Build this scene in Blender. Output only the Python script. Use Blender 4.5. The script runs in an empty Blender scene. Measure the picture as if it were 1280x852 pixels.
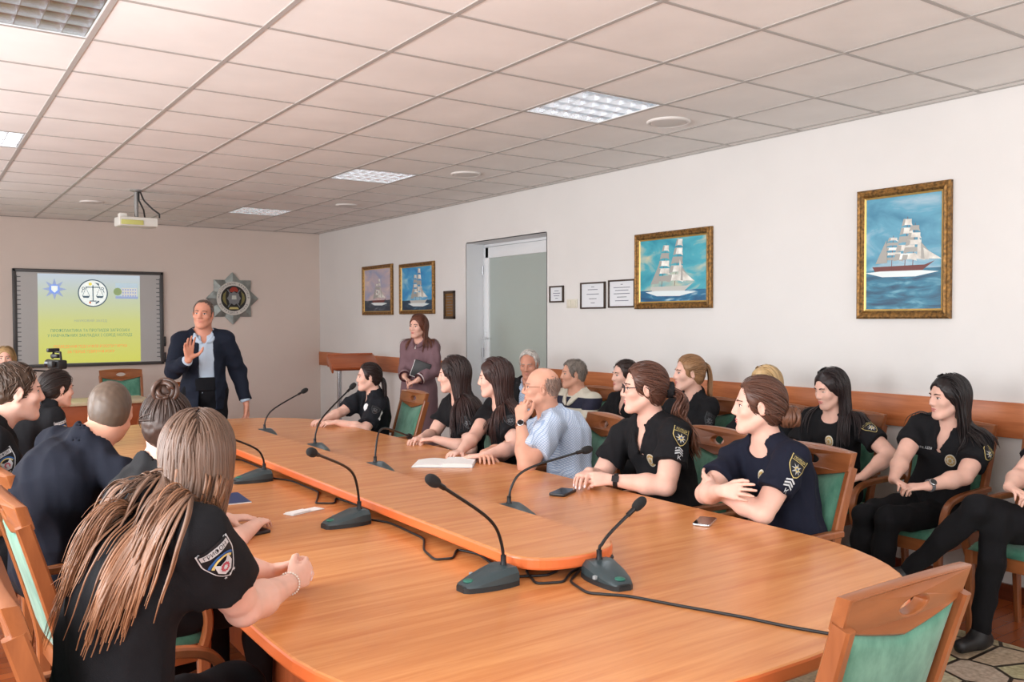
import bpy, math, random
import numpy as np
from mathutils import Matrix, Vector
random.seed(7); RNG = np.random.default_rng(7)
C = bpy.context.scene.collection
sc = bpy.context.scene
A = lambda *v: np.array(v, float)
R = math.radians

# ------------------------------------------------------------------ camera
CAM_H = 1.56
_yaw, _pitch, _roll = .6075, -.0245, -.0026
cam_data = bpy.data.cameras.new('camera'); cam = bpy.data.objects.new('camera', cam_data); C.objects.link(cam)
_f = A(math.sin(_yaw)*math.cos(_pitch), math.cos(_yaw)*math.cos(_pitch), math.sin(_pitch))
_r0 = A(math.cos(_yaw), -math.sin(_yaw), 0); _u0 = np.cross(_r0, _f)
_r = _r0*math.cos(_roll) + _u0*math.sin(_roll); _u = -_r0*math.sin(_roll) + _u0*math.cos(_roll)
cam.matrix_world = Matrix(((_r[0], _u[0], -_f[0], 0), (_r[1], _u[1], -_f[1], 0), (_r[2], _u[2], -_f[2], CAM_H), (0, 0, 0, 1)))
cam_data.sensor_width = 36; cam_data.lens = 1084.76/1280*36; cam_data.clip_start = .05
sc.camera = cam

# ------------------------------------------------------------------ exposure, world, daylight
sc.view_settings.view_transform = 'Standard'; sc.view_settings.look = 'None'
sc.view_settings.gamma = 1; sc.view_settings.use_curve_mapping = False
sc.view_settings.exposure = -0.16
world = bpy.data.worlds.new('sky'); sc.world = world; world.use_nodes = True
world.node_tree.nodes['Background'].inputs[0].default_value = (.80, .88, 1, 1)
world.node_tree.nodes['Background'].inputs[1].default_value = .6
def area(name, loc, target, sx, sy, power, col=(1, 1, 1)):
    l = bpy.data.lights.new(name, 'AREA'); l.shape = 'RECTANGLE'; l.size = sx; l.size_y = sy; l.energy = power; l.color = col
    o = bpy.data.objects.new(name, l); C.objects.link(o); o.location = loc
    o.rotation_euler = (Vector(target)-Vector(loc)).to_track_quat('-Z', 'Y').to_euler()
    return o
# daylight through the left wall's windows; fill lamp added at the unseen rear wall
WINDOWS = [(-.4, 1.5), (2.1, 4.0), (4.9, 6.8), (8.2, 10.1)]
for _i, (_a, _b) in enumerate(WINDOWS):
    area('daylight', (-1.46, (_a+_b)/2, 1.75), (3, (_a+_b)/2, 1.2), 1.8, 1.6, (112, 150, 90, 74)[_i], (.96, .98, 1))
area('rear_fill', (2.2, -1.36, 1.75), (2.6, 4, 1.1), 3.6, 1.6, 75, (.96, .98, 1))  # soft fill added from behind the camera

# ------------------------------------------------------------------ materials
def lin(c):
    c = [x/255 for x in c[:3]]
    return tuple(x/12.92 if x <= .04045 else ((x+.055)/1.055)**2.4 for x in c) + (1,)
MATS = {}
def base_mat(name):
    m = bpy.data.materials.new(name); m.use_nodes = True
    nt = m.node_tree; b = nt.nodes['Principled BSDF']
    return m, nt, b
def N(nt, t, **kw):
    n = nt.nodes.new(t)
    for k, v in kw.items(): setattr(n, k, v)
    return n
def M(name, rgb=None, rough=.5, metal=0, bump=0, bscale=200, var=0, vscale=6, emit=0, spec=.5, alpha=None):
    if name in MATS: return MATS[name]
    m, nt, b = base_mat(name)
    b.inputs['Base Color'].default_value = lin(rgb); b.inputs['Roughness'].default_value = rough
    b.inputs['Metallic'].default_value = metal; b.inputs['Specular IOR Level'].default_value = spec
    L = nt.links
    tc = N(nt, 'ShaderNodeTexCoord')
    if var:
        n = N(nt, 'ShaderNodeTexNoise'); n.inputs['Scale'].default_value = vscale; n.inputs['Detail'].default_value = 4
        L.new(tc.outputs['Object'], n.inputs['Vector'])
        r = N(nt, 'ShaderNodeValToRGB'); r.color_ramp.elements[0].position = .3; r.color_ramp.elements[1].position = .7
        r.color_ramp.elements[0].color = lin([x*(1-var) for x in rgb]); r.color_ramp.elements[1].color = lin([min(255, x*(1+var)) for x in rgb])
        L.new(n.outputs['Fac'], r.inputs['Fac']); L.new(r.outputs['Color'], b.inputs['Base Color'])
    if bump:
        n2 = N(nt, 'ShaderNodeTexNoise'); n2.inputs['Scale'].default_value = bscale; n2.inputs['Detail'].default_value = 3
        L.new(tc.outputs['Object'], n2.inputs['Vector'])
        bp = N(nt, 'ShaderNodeBump'); bp.inputs['Strength'].default_value = bump; bp.inputs['Distance'].default_value = .004
        L.new(n2.outputs['Fac'], bp.inputs['Height']); L.new(bp.outputs['Normal'], b.inputs['Normal'])
    if emit:
        b.inputs['Emission Color'].default_value = lin(rgb); b.inputs['Emission Strength'].default_value = emit
    MATS[name] = m; return m
def wood(name, c1, c2, scale=(3, 40, 40), rough=.35, spec=.5):
    if name in MATS: return MATS[name]
    m, nt, b = base_mat(name); L = nt.links
    tc = N(nt, 'ShaderNodeTexCoord'); mp = N(nt, 'ShaderNodeMapping'); mp.inputs['Scale'].default_value = scale
    L.new(tc.outputs['Object'], mp.inputs['Vector'])
    n = N(nt, 'ShaderNodeTexNoise'); n.inputs['Scale'].default_value = 1; n.inputs['Detail'].default_value = 6; n.inputs['Roughness'].default_value = .6
    n.inputs['Distortion'].default_value = .4
    L.new(mp.outputs[0], n.inputs['Vector'])
    r = N(nt, 'ShaderNodeValToRGB'); r.color_ramp.elements[0].position = .32; r.color_ramp.elements[1].position = .68
    r.color_ramp.elements[0].color = lin(c1); r.color_ramp.elements[1].color = lin(c2)
    L.new(n.outputs['Fac'], r.inputs['Fac']); L.new(r.outputs['Color'], b.inputs['Base Color'])
    b.inputs['Roughness'].default_value = rough; b.inputs['Specular IOR Level'].default_value = spec
    MATS[name] = m; return m
def attr_mat(name, rough=.42, spec=.35, streak=True):
    if name in MATS: return MATS[name]
    m, nt, b = base_mat(name); L = nt.links
    a = N(nt, 'ShaderNodeAttribute', attribute_name='tone')
    L.new(a.outputs['Color'], b.inputs['Base Color']); b.inputs['Roughness'].default_value = rough; b.inputs['Specular IOR Level'].default_value = spec
    MATS[name] = m; return m

# ------------------------------------------------------------------ object helpers
def mesh_obj(name, V, F, mats, parent=None, loc=(0, 0, 0), fm=None, smooth=True, tone=None):
    """one mesh object; F is an (n,4)/(n,3) array or a list of tuples"""
    me = bpy.data.meshes.new(name)
    V = np.asarray(V, float) - np.asarray(loc, float)
    if isinstance(F, np.ndarray):
        k = F.shape[1]
        me.vertices.add(len(V)); me.vertices.foreach_set('co', V.astype(np.float32).ravel())
        me.loops.add(F.size); me.loops.foreach_set('vertex_index', F.astype(np.int32).ravel())
        me.polygons.add(len(F)); me.polygons.foreach_set('loop_start', np.arange(0, F.size, k, dtype=np.int32))
        me.update(calc_edges=True)
    else:
        me.from_pydata([tuple(v) for v in V], [], [tuple(f) for f in F])
    if not isinstance(mats, (list, tuple)): mats = [mats]
    for m in mats: me.materials.append(m)
    n = len(me.polygons)
    if fm is not None: me.polygons.foreach_set('material_index', np.asarray(fm, np.int32))
    me.polygons.foreach_set('use_smooth', np.full(n, bool(smooth)))
    if tone is not None:
        at = me.color_attributes.new('tone', 'FLOAT_COLOR', 'POINT')
        at.data.foreach_set('color', np.asarray(tone, np.float32).ravel())
    me.validate(); me.update()
    o = bpy.data.objects.new(name, me); C.objects.link(o)
    if parent is None: o.location = loc
    else:
        o.parent = parent
    return o
def tag(o, label, cat, group=None):
    o['label'] = label; o['category'] = cat
    if group: o['group'] = group
    return o
def thing(name, label, cat, loc=(0, 0, 0), rz=0, group=None):
    o = bpy.data.objects.new(name, None); o.empty_display_size = .1; C.objects.link(o)
    o.location = loc; o.rotation_euler = (0, 0, rz)
    return tag(o, label, cat, group)
def struct(o): o['kind'] = 'structure'; return o
def copy_thing(o, loc, rz, label, parent=None):
    c = o.copy(); C.objects.link(c)
    if parent is None:
        c.location = loc; c.rotation_euler = (0, 0, rz); c['label'] = label
    else: c.parent = parent
    for ch in [x for x in o.children]: copy_thing(ch, None, None, None, c)
    return c

class MB:
    """collects shapes into one mesh"""
    def __init__(s): s.V = []; s.F = []; s.fm = []; s.n = 0; s.T = None
    def add(s, V, F, m=0):
        V = np.asarray(V, float); s.V.append(V)
        for f in F: s.F.append(tuple(int(i)+s.n for i in f)); s.fm.append(m)
        s.n += len(V); return s
    def box(s, c, d, m=0, Rm=None, bev=0):
        x, y, z = [q/2 for q in d]
        if bev <= 0:
            V = np.array([(a*x, b*y, e*z) for e in (-1, 1) for b in (-1, 1) for a in (-1, 1)], float)
            F = [(0, 2, 3, 1), (4, 5, 7, 6), (0, 1, 5, 4), (2, 6, 7, 3), (0, 4, 6, 2), (1, 3, 7, 5)]
        else:
            import bmesh
            bm = bmesh.new(); bmesh.ops.create_cube(bm, size=1)
            for v in bm.verts: v.co = (v.co.x*d[0], v.co.y*d[1], v.co.z*d[2])
            bmesh.ops.bevel(bm, geom=bm.edges[:], offset=bev, segments=2, affect='EDGES', profile=.5)
            bm.verts.index_update(); V = np.array([v.co[:] for v in bm.verts]); F = [[v.index for v in f.verts] for f in bm.faces]; bm.free()
        if Rm is not None: V = V @ np.asarray(Rm).T
        return s.add(V+np.asarray(c, float), F, m)
    def tube(s, pts, rad, sides=8, m=0, cap=True, flat=None):
        pts = np.asarray(pts, float); n = len(pts)
        rad = np.broadcast_to(np.asarray(rad, float), (n,))
        T = np.gradient(pts, axis=0); T /= np.linalg.norm(T, axis=1, keepdims=True)+1e-12
        up = A(0, 0, 1) if abs(T[0][2]) < .9 else A(1, 0, 0)
        a = np.cross(T[0], up); a /= np.linalg.norm(a)
        V = []
        for i in range(n):
            a = a - T[i]*(a@T[i]); a /= np.linalg.norm(a)+1e-12; b = np.cross(T[i], a)
            for k in range(sides):
                t = 2*math.pi*k/sides; V.append(pts[i]+rad[i]*(math.cos(t)*a+math.sin(t)*b))
        F = [(i*sides+k, i*sides+(k+1) % sides, (i+1)*sides+(k+1) % sides, (i+1)*sides+k) for i in range(n-1) for k in range(sides)]
        if cap: F += [tuple(range(sides-1, -1, -1)), tuple((n-1)*sides+k for k in range(sides))]
        return s.add(V, F, m)
    def lathe(s, prof, c=(0, 0, 0), sides=24, m=0, Rm=None):
        """prof: list of (radius, height)"""
        n = len(prof); V = []
        for r, z in prof:
            for k in range(sides):
                t = 2*math.pi*k/sides; V.append((r*math.cos(t), r*math.sin(t), z))
        V = np.array(V)
        if Rm is not None: V = V @ np.asarray(Rm).T
        F = [(i*sides+k, i*sides+(k+1) % sides, (i+1)*sides+(k+1) % sides, (i+1)*sides+k) for i in range(n-1) for k in range(sides)]
        F += [tuple(range(sides-1, -1, -1)), tuple((n-1)*sides+k for k in range(sides))]
        return s.add(V+np.asarray(c, float), F, m)
    def ball(s, c, r, m=0, Rm=None, nu=14, nv=9):
        r = np.broadcast_to(np.asarray(r, float), (3,)); V = []
        for j in range(nv+1):
            p = math.pi*j/nv
            for k in range(nu):
                t = 2*math.pi*k/nu; V.append((math.sin(p)*math.cos(t)*r[0], math.sin(p)*math.sin(t)*r[1], math.cos(p)*r[2]))
        V = np.array(V)
        if Rm is not None: V = V @ np.asarray(Rm).T
        F = [(j*nu+k, (j+1)*nu+k, (j+1)*nu+(k+1) % nu, j*nu+(k+1) % nu) for j in range(nv) for k in range(nu)]
        return s.add(V+np.asarray(c, float), F, m)
    def build(s, name, mats, parent=None, loc=(0, 0, 0), smooth=False, auto=True):
        V = np.concatenate(s.V)
        o = mesh_obj(name, V, s.F, mats, parent, loc, s.fm, smooth or auto)
        if auto and not smooth:
            try: o.data.set_sharp_from_angle(angle=R(40))
            except Exception: pass
        return o

_dg = lambda: bpy.context.evaluated_depsgraph_get()
def curve_mesh(cu):
    o = bpy.data.objects.new('tmp', cu); C.objects.link(o); dg = _dg(); dg.update()
    me = o.evaluated_get(dg).to_mesh()
    V = np.array([v.co[:] for v in me.vertices]).reshape(-1, 3); F = [tuple(p.vertices) for p in me.polygons]
    o.evaluated_get(dg).to_mesh_clear(); bpy.data.objects.remove(o); bpy.data.curves.remove(cu)
    return V, F
def plate(outlines, th, bev=0.0):
    """flat outlines (first = outer, others = holes) extruded to a slab of thickness th: V (x,y,z), F"""
    cu = bpy.data.curves.new('tmp', 'CURVE'); cu.dimensions = '2D'; cu.fill_mode = 'BOTH' if th > 0 else 'FRONT'
    cu.extrude = max(0, th/2-bev); cu.bevel_depth = bev; cu.bevel_resolution = 1; cu.offset = -bev
    for ol in outlines:
        sp = cu.splines.new('POLY'); sp.points.add(len(ol)-1)
        for p, q in zip(sp.points, ol): p.co = (q[0], q[1], 0, 1)
        sp.use_cyclic_u = True
    return curve_mesh(cu)
_TXT = {}
def text2d(s, size=1.0, align='CENTER'):
    k = (s, align)
    if k not in _TXT:
        cu = bpy.data.curves.new('tmp', 'FONT'); cu.body = s; cu.size = 1; cu.align_x = align; cu.align_y = 'CENTER'; cu.resolution_u = 2
        _TXT[k] = curve_mesh(cu)
    V, F = _TXT[k]
    return V*size, F
# ------------------------------------------------------------------ implicit surfaces: smooth unions meshed with surface nets
def _n(v): v = np.asarray(v, float); return v/(np.linalg.norm(v)+1e-12)
def smin(a, b, k):
    h = np.clip(.5+.5*(b-a)/k, 0, 1); return b*(1-h)+a*h-k*h*(1-h)
def cone(a, b, ra, rb=None):
    a = np.asarray(a, float); b = np.asarray(b, float); rb = ra if rb is None else rb
    ba = b-a; L = max(ba@ba, 1e-9); m = max(ra, rb)
    def f(P):
        pa = P-a; t = np.clip(pa@ba/L, 0, 1); q = pa-t[:, None]*ba
        return np.sqrt(np.einsum('ij,ij->i', q, q))-(ra+(rb-ra)*t)
    return f, np.minimum(a, b)-m, np.maximum(a, b)+m
def ell(c, r, Rm=None):
    c = np.asarray(c, float); r = np.asarray(r, float); Rm = np.eye(3) if Rm is None else Rm; r2 = r*r
    def f(P):
        q = (P-c)@Rm; k0 = np.sqrt(np.einsum('ij,ij->i', q/r, q/r)); g = q/r2; k1 = np.sqrt(np.einsum('ij,ij->i', g, g))
        return k0*(k0-1)/(k1+1e-9)
    m = np.abs(Rm)@r
    return f, c-m, c+m
def cut(pr, pt, n):
    f0, lo, hi = pr; pt = np.asarray(pt, float); n = _n(n)
    return (lambda P: np.maximum(f0(P), (P-pt)@n)), lo, hi
def half(pt, n):
    pt = np.asarray(pt, float); n = _n(n)
    return (lambda P: (P-pt)@n), None, None
def rbox(c, h, Rm=None, rd=.005):
    c = np.asarray(c, float); h = np.asarray(h, float)-rd; Rm = np.eye(3) if Rm is None else Rm
    def f(P):
        q = np.abs((P-c)@Rm)-h; return np.linalg.norm(np.maximum(q, 0), axis=1)+np.minimum(q.max(1), 0)-rd
    m = np.abs(Rm)@(h+rd); return f, c-m, c+m
def ev(ops, P):
    d = np.full(len(P), 9.)
    for op, (f, lo, hi), k in ops:
        di = f(P)
        if op == '+': d = smin(d, di, k) if k > 0 else np.minimum(d, di)
        elif op == '-': d = -smin(-d, di, k) if k > 0 else np.maximum(d, -di)
        elif op == '&': d = np.maximum(d, di)
        else: d = d+di
    return d
def wrinkle(amp, fr, seed):
    rg = np.random.default_rng(seed); Ks = rg.normal(size=(7, 3)); Ks /= np.linalg.norm(Ks, axis=1, keepdims=True); Ks *= (fr*rg.uniform(.5, 1.7, 7))[:, None]; ph = rg.uniform(0, 6, 7)
    def f(P):
        w = np.zeros(len(P)); 
        q = P+.02*np.sin(P[:, [1, 2, 0]]*fr*.4+ph[0])
        for K, p in zip(Ks, ph): w += np.abs(np.sin(q@K+p))-.5
        return w*amp/1.6
    return f, None, None
def sdf_mesh(ops, res):
    lo = np.min([p[1] for o, p, k in ops if o == '+'], axis=0)-2.5*res-.004; hi = np.max([p[2] for o, p, k in ops if o == '+'], axis=0)+2.5*res+.004
    B = 8; bs = B*res; nb = np.ceil((hi-lo)/bs).astype(int)
    bi = np.stack(np.meshgrid(*[np.arange(q) for q in nb], indexing='ij'), -1).reshape(-1, 3)
    ctr = lo+(bi+.5)*bs; hd = bs*.87
    d = np.full(len(ctr), 9.); masks = []
    for op, (f, l, h), k in ops:
        di = f(ctr)
        if op == '+':
            masks.append(di < d+2.1*hd+k); d = smin(d, di, k) if k > 0 else np.minimum(d, di)
        elif op == '-':
            masks.append(-di > d-2.1*hd-k); d = -smin(-d, di, k) if k > 0 else np.maximum(d, -di)
        elif op == '&':
            masks.append(di > d-2.1*hd); d = np.maximum(d, di)
        else: masks.append(np.ones(len(d), bool)); d = d+di
    act = np.abs(d) < hd*1.45+.012
    G = np.full(nb*B+1, 1., np.float32)
    # blocks deep inside
    ia = bi[act]; off = np.stack(np.meshgrid(*[np.arange(B+1)]*3, indexing='ij'), -1).reshape(-1, 3)
    gi = (ia[:, None, :]*B+off[None]); P = (lo+gi*res).reshape(-1, 3); nP = len(off)
    D = np.full(len(P), 9.)
    for (op, (f, l, h), k), mk in zip(ops, masks):
        mb = np.nonzero(mk[act])[0]
        if len(mb) == 0: continue
        if len(mb) == len(ia): idx = slice(None)
        else: idx = (mb[:, None]*nP+np.arange(nP)).ravel()
        Q = P[idx]; di = f(Q); c = D[idx]
        if op == '+': D[idx] = smin(c, di, k) if k > 0 else np.minimum(c, di)
        elif op == '-': D[idx] = -smin(-c, di, k) if k > 0 else np.maximum(c, -di)
        elif op == '&': D[idx] = np.maximum(c, di)
        else: D[idx] = c+di
    ins = bi[(~act) & (d < 0)]
    for x, y, z in ins: G[x*B:x*B+B+1, y*B:y*B+B+1, z*B:z*B+B+1] = -1
    g = gi.reshape(-1, 3); G[g[:, 0], g[:, 1], g[:, 2]] = D
    S = G < 0
    n1 = np.array(G.shape)-1
    cnt = np.zeros(tuple(n1), np.int8)
    cs = [(a, b, c) for a in (0, 1) for b in (0, 1) for c in (0, 1)]
    for a, b, c in cs: cnt += S[a:a+n1[0], b:b+n1[1], c:c+n1[2]]
    cell = np.argwhere((cnt > 0) & (cnt < 8))
    vid = np.full(tuple(n1), -1, np.int32); vid[cell[:, 0], cell[:, 1], cell[:, 2]] = np.arange(len(cell))
    acc = np.zeros((len(cell), 3)); w = np.zeros(len(cell))
    val = {c: G[cell[:, 0]+c[0], cell[:, 1]+c[1], cell[:, 2]+c[2]].astype(float) for c in cs}
    for a in cs:
        for ax in range(3):
            if a[ax] == 1: continue
            b = list(a); b[ax] = 1; b = tuple(b); va, vb = val[a], val[b]
            m = (va < 0) != (vb < 0); t = np.where(m, va/np.where(m, va-vb, 1), 0)
            p = np.array(a, float)[None]+np.zeros((len(cell), 3)); p[:, ax] += t
            acc += p*m[:, None]; w += m
    V = lo+(cell+acc/w[:, None])*res
    F = []
    for ax in range(3):
        u, v = [(1, 2), (2, 0), (0, 1)][ax]
        sl0 = [slice(None)]*3; sl1 = [slice(None)]*3; sl0[ax] = slice(0, -1); sl1[ax] = slice(1, None)
        s0 = S[tuple(sl0)]; s1 = S[tuple(sl1)]
        e = np.argwhere(s0 != s1)
        e = e[(e[:, u] > 0) & (e[:, v] > 0) & (e[:, u] < n1[u]) & (e[:, v] < n1[v])]
        flip = s0[e[:, 0], e[:, 1], e[:, 2]]
        def at(du, dv):
            q = e.copy(); q[:, u] += du; q[:, v] += dv; return vid[q[:, 0], q[:, 1], q[:, 2]]
        q = np.stack([at(-1, -1), at(0, -1), at(0, 0), at(-1, 0)], 1)
        q[~flip] = q[~flip][:, ::-1]
        F.append(q)
    F = np.concatenate(F); F = F[(F >= 0).all(1)]
    return V, F
def march(ops, O, Dv, off=.002, far=.25, steps=40):
    """points on the surface of ops, found from O along Dv"""
    P = np.array(O, float); t = np.zeros(len(P))
    for _ in range(steps):
        d = ev(ops, P+t[:, None]*Dv)-off
        t = np.clip(t+np.clip(d, -.02, .03)*.8, 0, far)
    return P+t[:, None]*Dv
def conform(ops, V2, ctr, nrm, up, off=.002, back=.1):
    nrm = _n(nrm); up = _n(up-nrm*(up@nrm)); rt = np.cross(up, nrm)
    O = ctr+V2[:, :1]*rt+V2[:, 1:2]*up+nrm*back
    return march(ops, O, np.broadcast_to(-nrm, O.shape), off, back+.08)
# ------------------------------------------------------------------ the room
XL, XR, YN, YB, ZC = -1.5, 4.985, -1.4, 12.134, 2.83
def wall_mat(name, rgb):
    return M(name, rgb, .85, bump=.12, bscale=160, var=.012, vscale=1.2, spec=.2)
W_R = wall_mat('painted wall', (225, 222, 219)); W_B = wall_mat('painted back wall', (218, 203, 193))
white_pvc = M('white pvc', (232, 234, 236), .35)
# floor: glossy parquet with a sheet of stone-pattern linoleum
def parquet():
    m, nt, b = base_mat('parquet'); L = nt.links
    tc = N(nt, 'ShaderNodeTexCoord'); br = N(nt, 'ShaderNodeTexBrick'); br.inputs['Scale'].default_value = 1
    br.inputs['Brick Width'].default_value = .42; br.inputs['Row Height'].default_value = .07; br.inputs['Mortar Size'].default_value = .0012
    br.inputs['Color1'].default_value = lin((170, 88, 44)); br.inputs['Color2'].default_value = lin((138, 66, 32)); br.inputs['Mortar'].default_value = lin((60, 28, 14))
    L.new(tc.outputs['Object'], br.inputs['Vector']); L.new(br.outputs['Color'], b.inputs['Base Color'])
    b.inputs['Roughness'].default_value = .22
    return m
def lino():
    m, nt, b = base_mat('stone linoleum'); L = nt.links
    tc = N(nt, 'ShaderNodeTexCoord')
    v = N(nt, 'ShaderNodeTexVoronoi', feature='DISTANCE_TO_EDGE'); v.inputs['Scale'].default_value = 4.2; v.inputs['Randomness'].default_value = .55
    v2 = N(nt, 'ShaderNodeTexVoronoi'); v2.inputs['Scale'].default_value = 4.2; v2.inputs['Randomness'].default_value = .55
    n = N(nt, 'ShaderNodeTexNoise'); n.inputs['Scale'].default_value = 45; n.inputs['Detail'].default_value = 6
    for q in (v, v2, n): L.new(tc.outputs['Object'], q.inputs['Vector'])
    r = N(nt, 'ShaderNodeValToRGB'); r.color_ramp.elements[0].position = .3; r.color_ramp.elements[0].color = lin((170, 152, 120)); r.color_ramp.elements[1].position = .72; r.color_ramp.elements[1].color = lin((222, 206, 174))
    L.new(n.outputs['Fac'], r.inputs['Fac'])
    mx = N(nt, 'ShaderNodeMix', data_type='RGBA', blend_type='MULTIPLY'); mx.inputs[0].default_value = .16
    L.new(r.outputs['Color'], mx.inputs[6]); L.new(v2.outputs['Color'], mx.inputs[7])
    st = N(nt, 'ShaderNodeMath', operation='LESS_THAN'); st.inputs[1].default_value = .035; L.new(v.outputs['Distance'], st.inputs[0])
    m2 = N(nt, 'ShaderNodeMix', data_type='RGBA'); m2.inputs[7].default_value = lin((48, 42, 36))
    L.new(st.outputs[0], m2.inputs[0]); L.new(mx.outputs[2], m2.inputs[6]); L.new(m2.outputs[2], b.inputs['Base Color'])
    b.inputs['Roughness'].default_value = .35
    return m
struct(MB().box(((XL+XR)/2, (YN+YB)/2, -.05), (XR-XL+.6, YB-YN+.4, .1)).build('floor', parquet()))
struct(MB().box(((1.9+4.3)/2, 3, .0015), (2.4, 8.6, .003)).build('floor_linoleum', lino()))
# ceiling slab, tiles and the grid of T bars
tile = M('ceiling tile', (238, 236, 233), .9, bump=.25, bscale=320, var=.02, vscale=2.2, spec=.1)
struct(MB().box(((XL+XR)/2, (YN+YB)/2, ZC+.17), (XR-XL+.6, YB-YN+.4, .06)).build('ceiling_slab', tile))
GX, GY = .6885, 4.324
FIX = [(-1, -1), (-1, 4), (-1, 9), (4, -1), (4, 4), (4, 9)]
cg = MB()
ixs = range(math.floor((XL-GX)/.6), math.ceil((XR-GX)/.6)); iys = range(math.floor((YN-GY)/.6), math.ceil((YB-GY)/.6))
for i in ixs:
    for k in iys:
        if (i, k) in FIX: continue
        x0, x1 = max(XL-.05, GX+i*.6), min(XR+.05, GX+i*.6+.6); y0, y1 = max(YN-.05, GY+k*.6), min(YB+.05, GY+k*.6+.6)
        cg.box(((x0+x1)/2, (y0+y1)/2, ZC+.008), (x1-x0, y1-y0, .016))
struct(cg.build('ceiling', tile))
tb = MB()
for i in ixs:
    x = GX+i*.6
    if XL < x < XR: tb.box((x, (YN+YB)/2, ZC-.001), (.024, YB-YN, .006))
for k in iys:
    y = GY+k*.6
    if YN < y < YB: tb.box(((XL+XR)/2, y, ZC-.0005), (XR-XL, .02, .005))
tb.box((XR-.01, (YN+YB)/2, ZC-.001), (.02, YB-YN, .006)).box(((XL+XR)/2, YB-.01, ZC-.001), (XR-XL, .02, .006))
struct(tb.build('trim_1', M('t bar', (176, 172, 168), .5)))
# right wall with its door recess
DY0, DY1, DZ, DX = 6.594, 8.033, 2.385, .21
wr = MB()
wr.box((XR+.1, (YN+DY0)/2, ZC/2+.05), (.2, DY0-YN, ZC+.1)).box((XR+.1, (DY1+YB+.2)/2, ZC/2+.05), (.2, YB+.2-DY1, ZC+.1)).box((XR+.1, (DY0+DY1)/2, (DZ+ZC+.1)/2), (.2, DY1-DY0, ZC+.1-DZ))
struct(wr.build('wall_right', W_R))
struct(MB().box(((XL+XR)/2, YB+.1, ZC/2+.05), (XR-XL+.4, .2, ZC+.1)).build('wall_back', W_B))
struct(MB().box(((XL+XR)/2, YN-.1, .45), (XR-XL+.4, .2, .9)).box(((XL+XR)/2, YN-.1, 2.72), (XR-XL+.4, .2, .42)).box((-.6, YN-.1, 1.7), (1.8, .2, 1.65)).box((4.6, YN-.1, 1.7), (.8, .2, 1.65)).build('wall_rear', W_R))
wl = MB().box((XL-.1, (YN+YB)/2, .45), (.2, YB-YN+.4, .9)).box((XL-.1, (YN+YB)/2, 2.72), (.2, YB-YN+.4, .42))
ys = [YN-.2]+[q for w in WINDOWS for q in w]+[YB+.2]
for a, b in zip(ys[::2], ys[1::2]): wl.box((XL-.1, (a+b)/2, 1.7), (.2, b-a, 1.65))
struct(wl.build('wall_left', W_R))
pane = base_mat('window glass'); pane[2].inputs['Transmission Weight'].default_value = 1; pane[2].inputs['Roughness'].default_value = 0; pane = pane[0]
for i, (a, b) in enumerate(WINDOWS):
    f = MB()
    for q in (a+.03, (a+b)/2, b-.03): f.box((XL-.12, q, 1.7), (.06, .06, 1.62))
    for z in (.93, 2.47): f.box((XL-.12, (a+b)/2, z), (.06, b-a, .06))
    o = struct(f.build('window_%d' % (i+1), white_pvc))
    MB().box((XL-.12, (a+b)/2, 1.7), (.006, b-a-.1, 1.5)).build('pane', pane, o)
f = MB()
for q in (.33, 2.25, 4.17): f.box((q, YN-.12, 1.7), (.06, .06, 1.62))
for z in (.93, 2.47): f.box((2.25, YN-.12, z), (3.9, .06, .06))
o = struct(f.build('window_5', white_pvc)); MB().box((2.25, YN-.12, 1.7), (3.8, .006, 1.5)).build('pane', pane, o)
# baseboards and the wooden chair rail
skirt = wood('dark skirting', (92, 42, 26), (118, 58, 36), (4, 4, 40), .35)
struct(MB().box((XR-.009, (YN+DY0)/2, .045), (.018, DY0-YN, .09)).box((XR-.009, (DY1+YB)/2, .045), (.018, YB-DY1, .09)).build('baseboard_right', skirt))
struct(MB().box(((XL+XR)/2, YB-.009, .045), (XR-XL, .018, .09)).build('baseboard_back', skirt))
railm = wood('rail wood', (176, 98, 54), (206, 126, 78), (30, 2.2, 30), .38)
rl = MB()
for a, b in ((YN, 2.05), (2.05, 4.55), (4.55, DY0-.02), (DY1+.02, 10.2), (10.2, YB)): rl.box((XR-.011, (a+b)/2, 1.0), (.022, b-a-.004, .195), bev=.004)
struct(rl.build('trim_2', railm))
# recess lining, door leaf with frosted glass
struct(MB().box((XR+DX/2+.03, DY1+.004, DZ/2), (DX+.06, .012, DZ)).box((XR+DX/2+.03, DY0-.004, DZ/2), (DX+.06, .012, DZ)).box((XR+DX/2+.03, (DY0+DY1)/2, DZ+.004), (DX+.06, DY1-DY0, .012)).build('trim_3', M('white reveal', (226, 228, 230), .5)))
frost = base_mat('frosted glass'); fb = frost[2]
fb.inputs['Base Color'].default_value = lin((178, 188, 182)); fb.inputs['Roughness'].default_value = .3; fb.inputs['Transmission Weight'].default_value = .1; frost = frost[0]
dx = XR+DX
door = MB()
for y in (DY1-.06, 6.72+.055): door.box((dx+.03, y, 1.185), (.06, .11, 2.33), bev=.006)
door.box((dx+.03, (DY1+6.67)/2, 2.29), (.06, DY1-6.67-.1, .12), bev=.006).box((dx+.03, (DY1+6.67)/2, .12), (.06, DY1-6.67-.1, .22), bev=.006)
door.box((dx+.045, 6.63, 1.19), (.05, .08, 2.38), bev=.005).box((dx+.045, (DY0+DY1)/2, 2.37), (.05, DY1-DY0, .03), bev=.004)
d = struct(door.build('door_1', white_pvc))
MB().box((dx+.03, (DY1+6.67)/2, 1.23), (.02, DY1-6.67-.16, 2.04)).build('glass_panel', frost, d)
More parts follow.
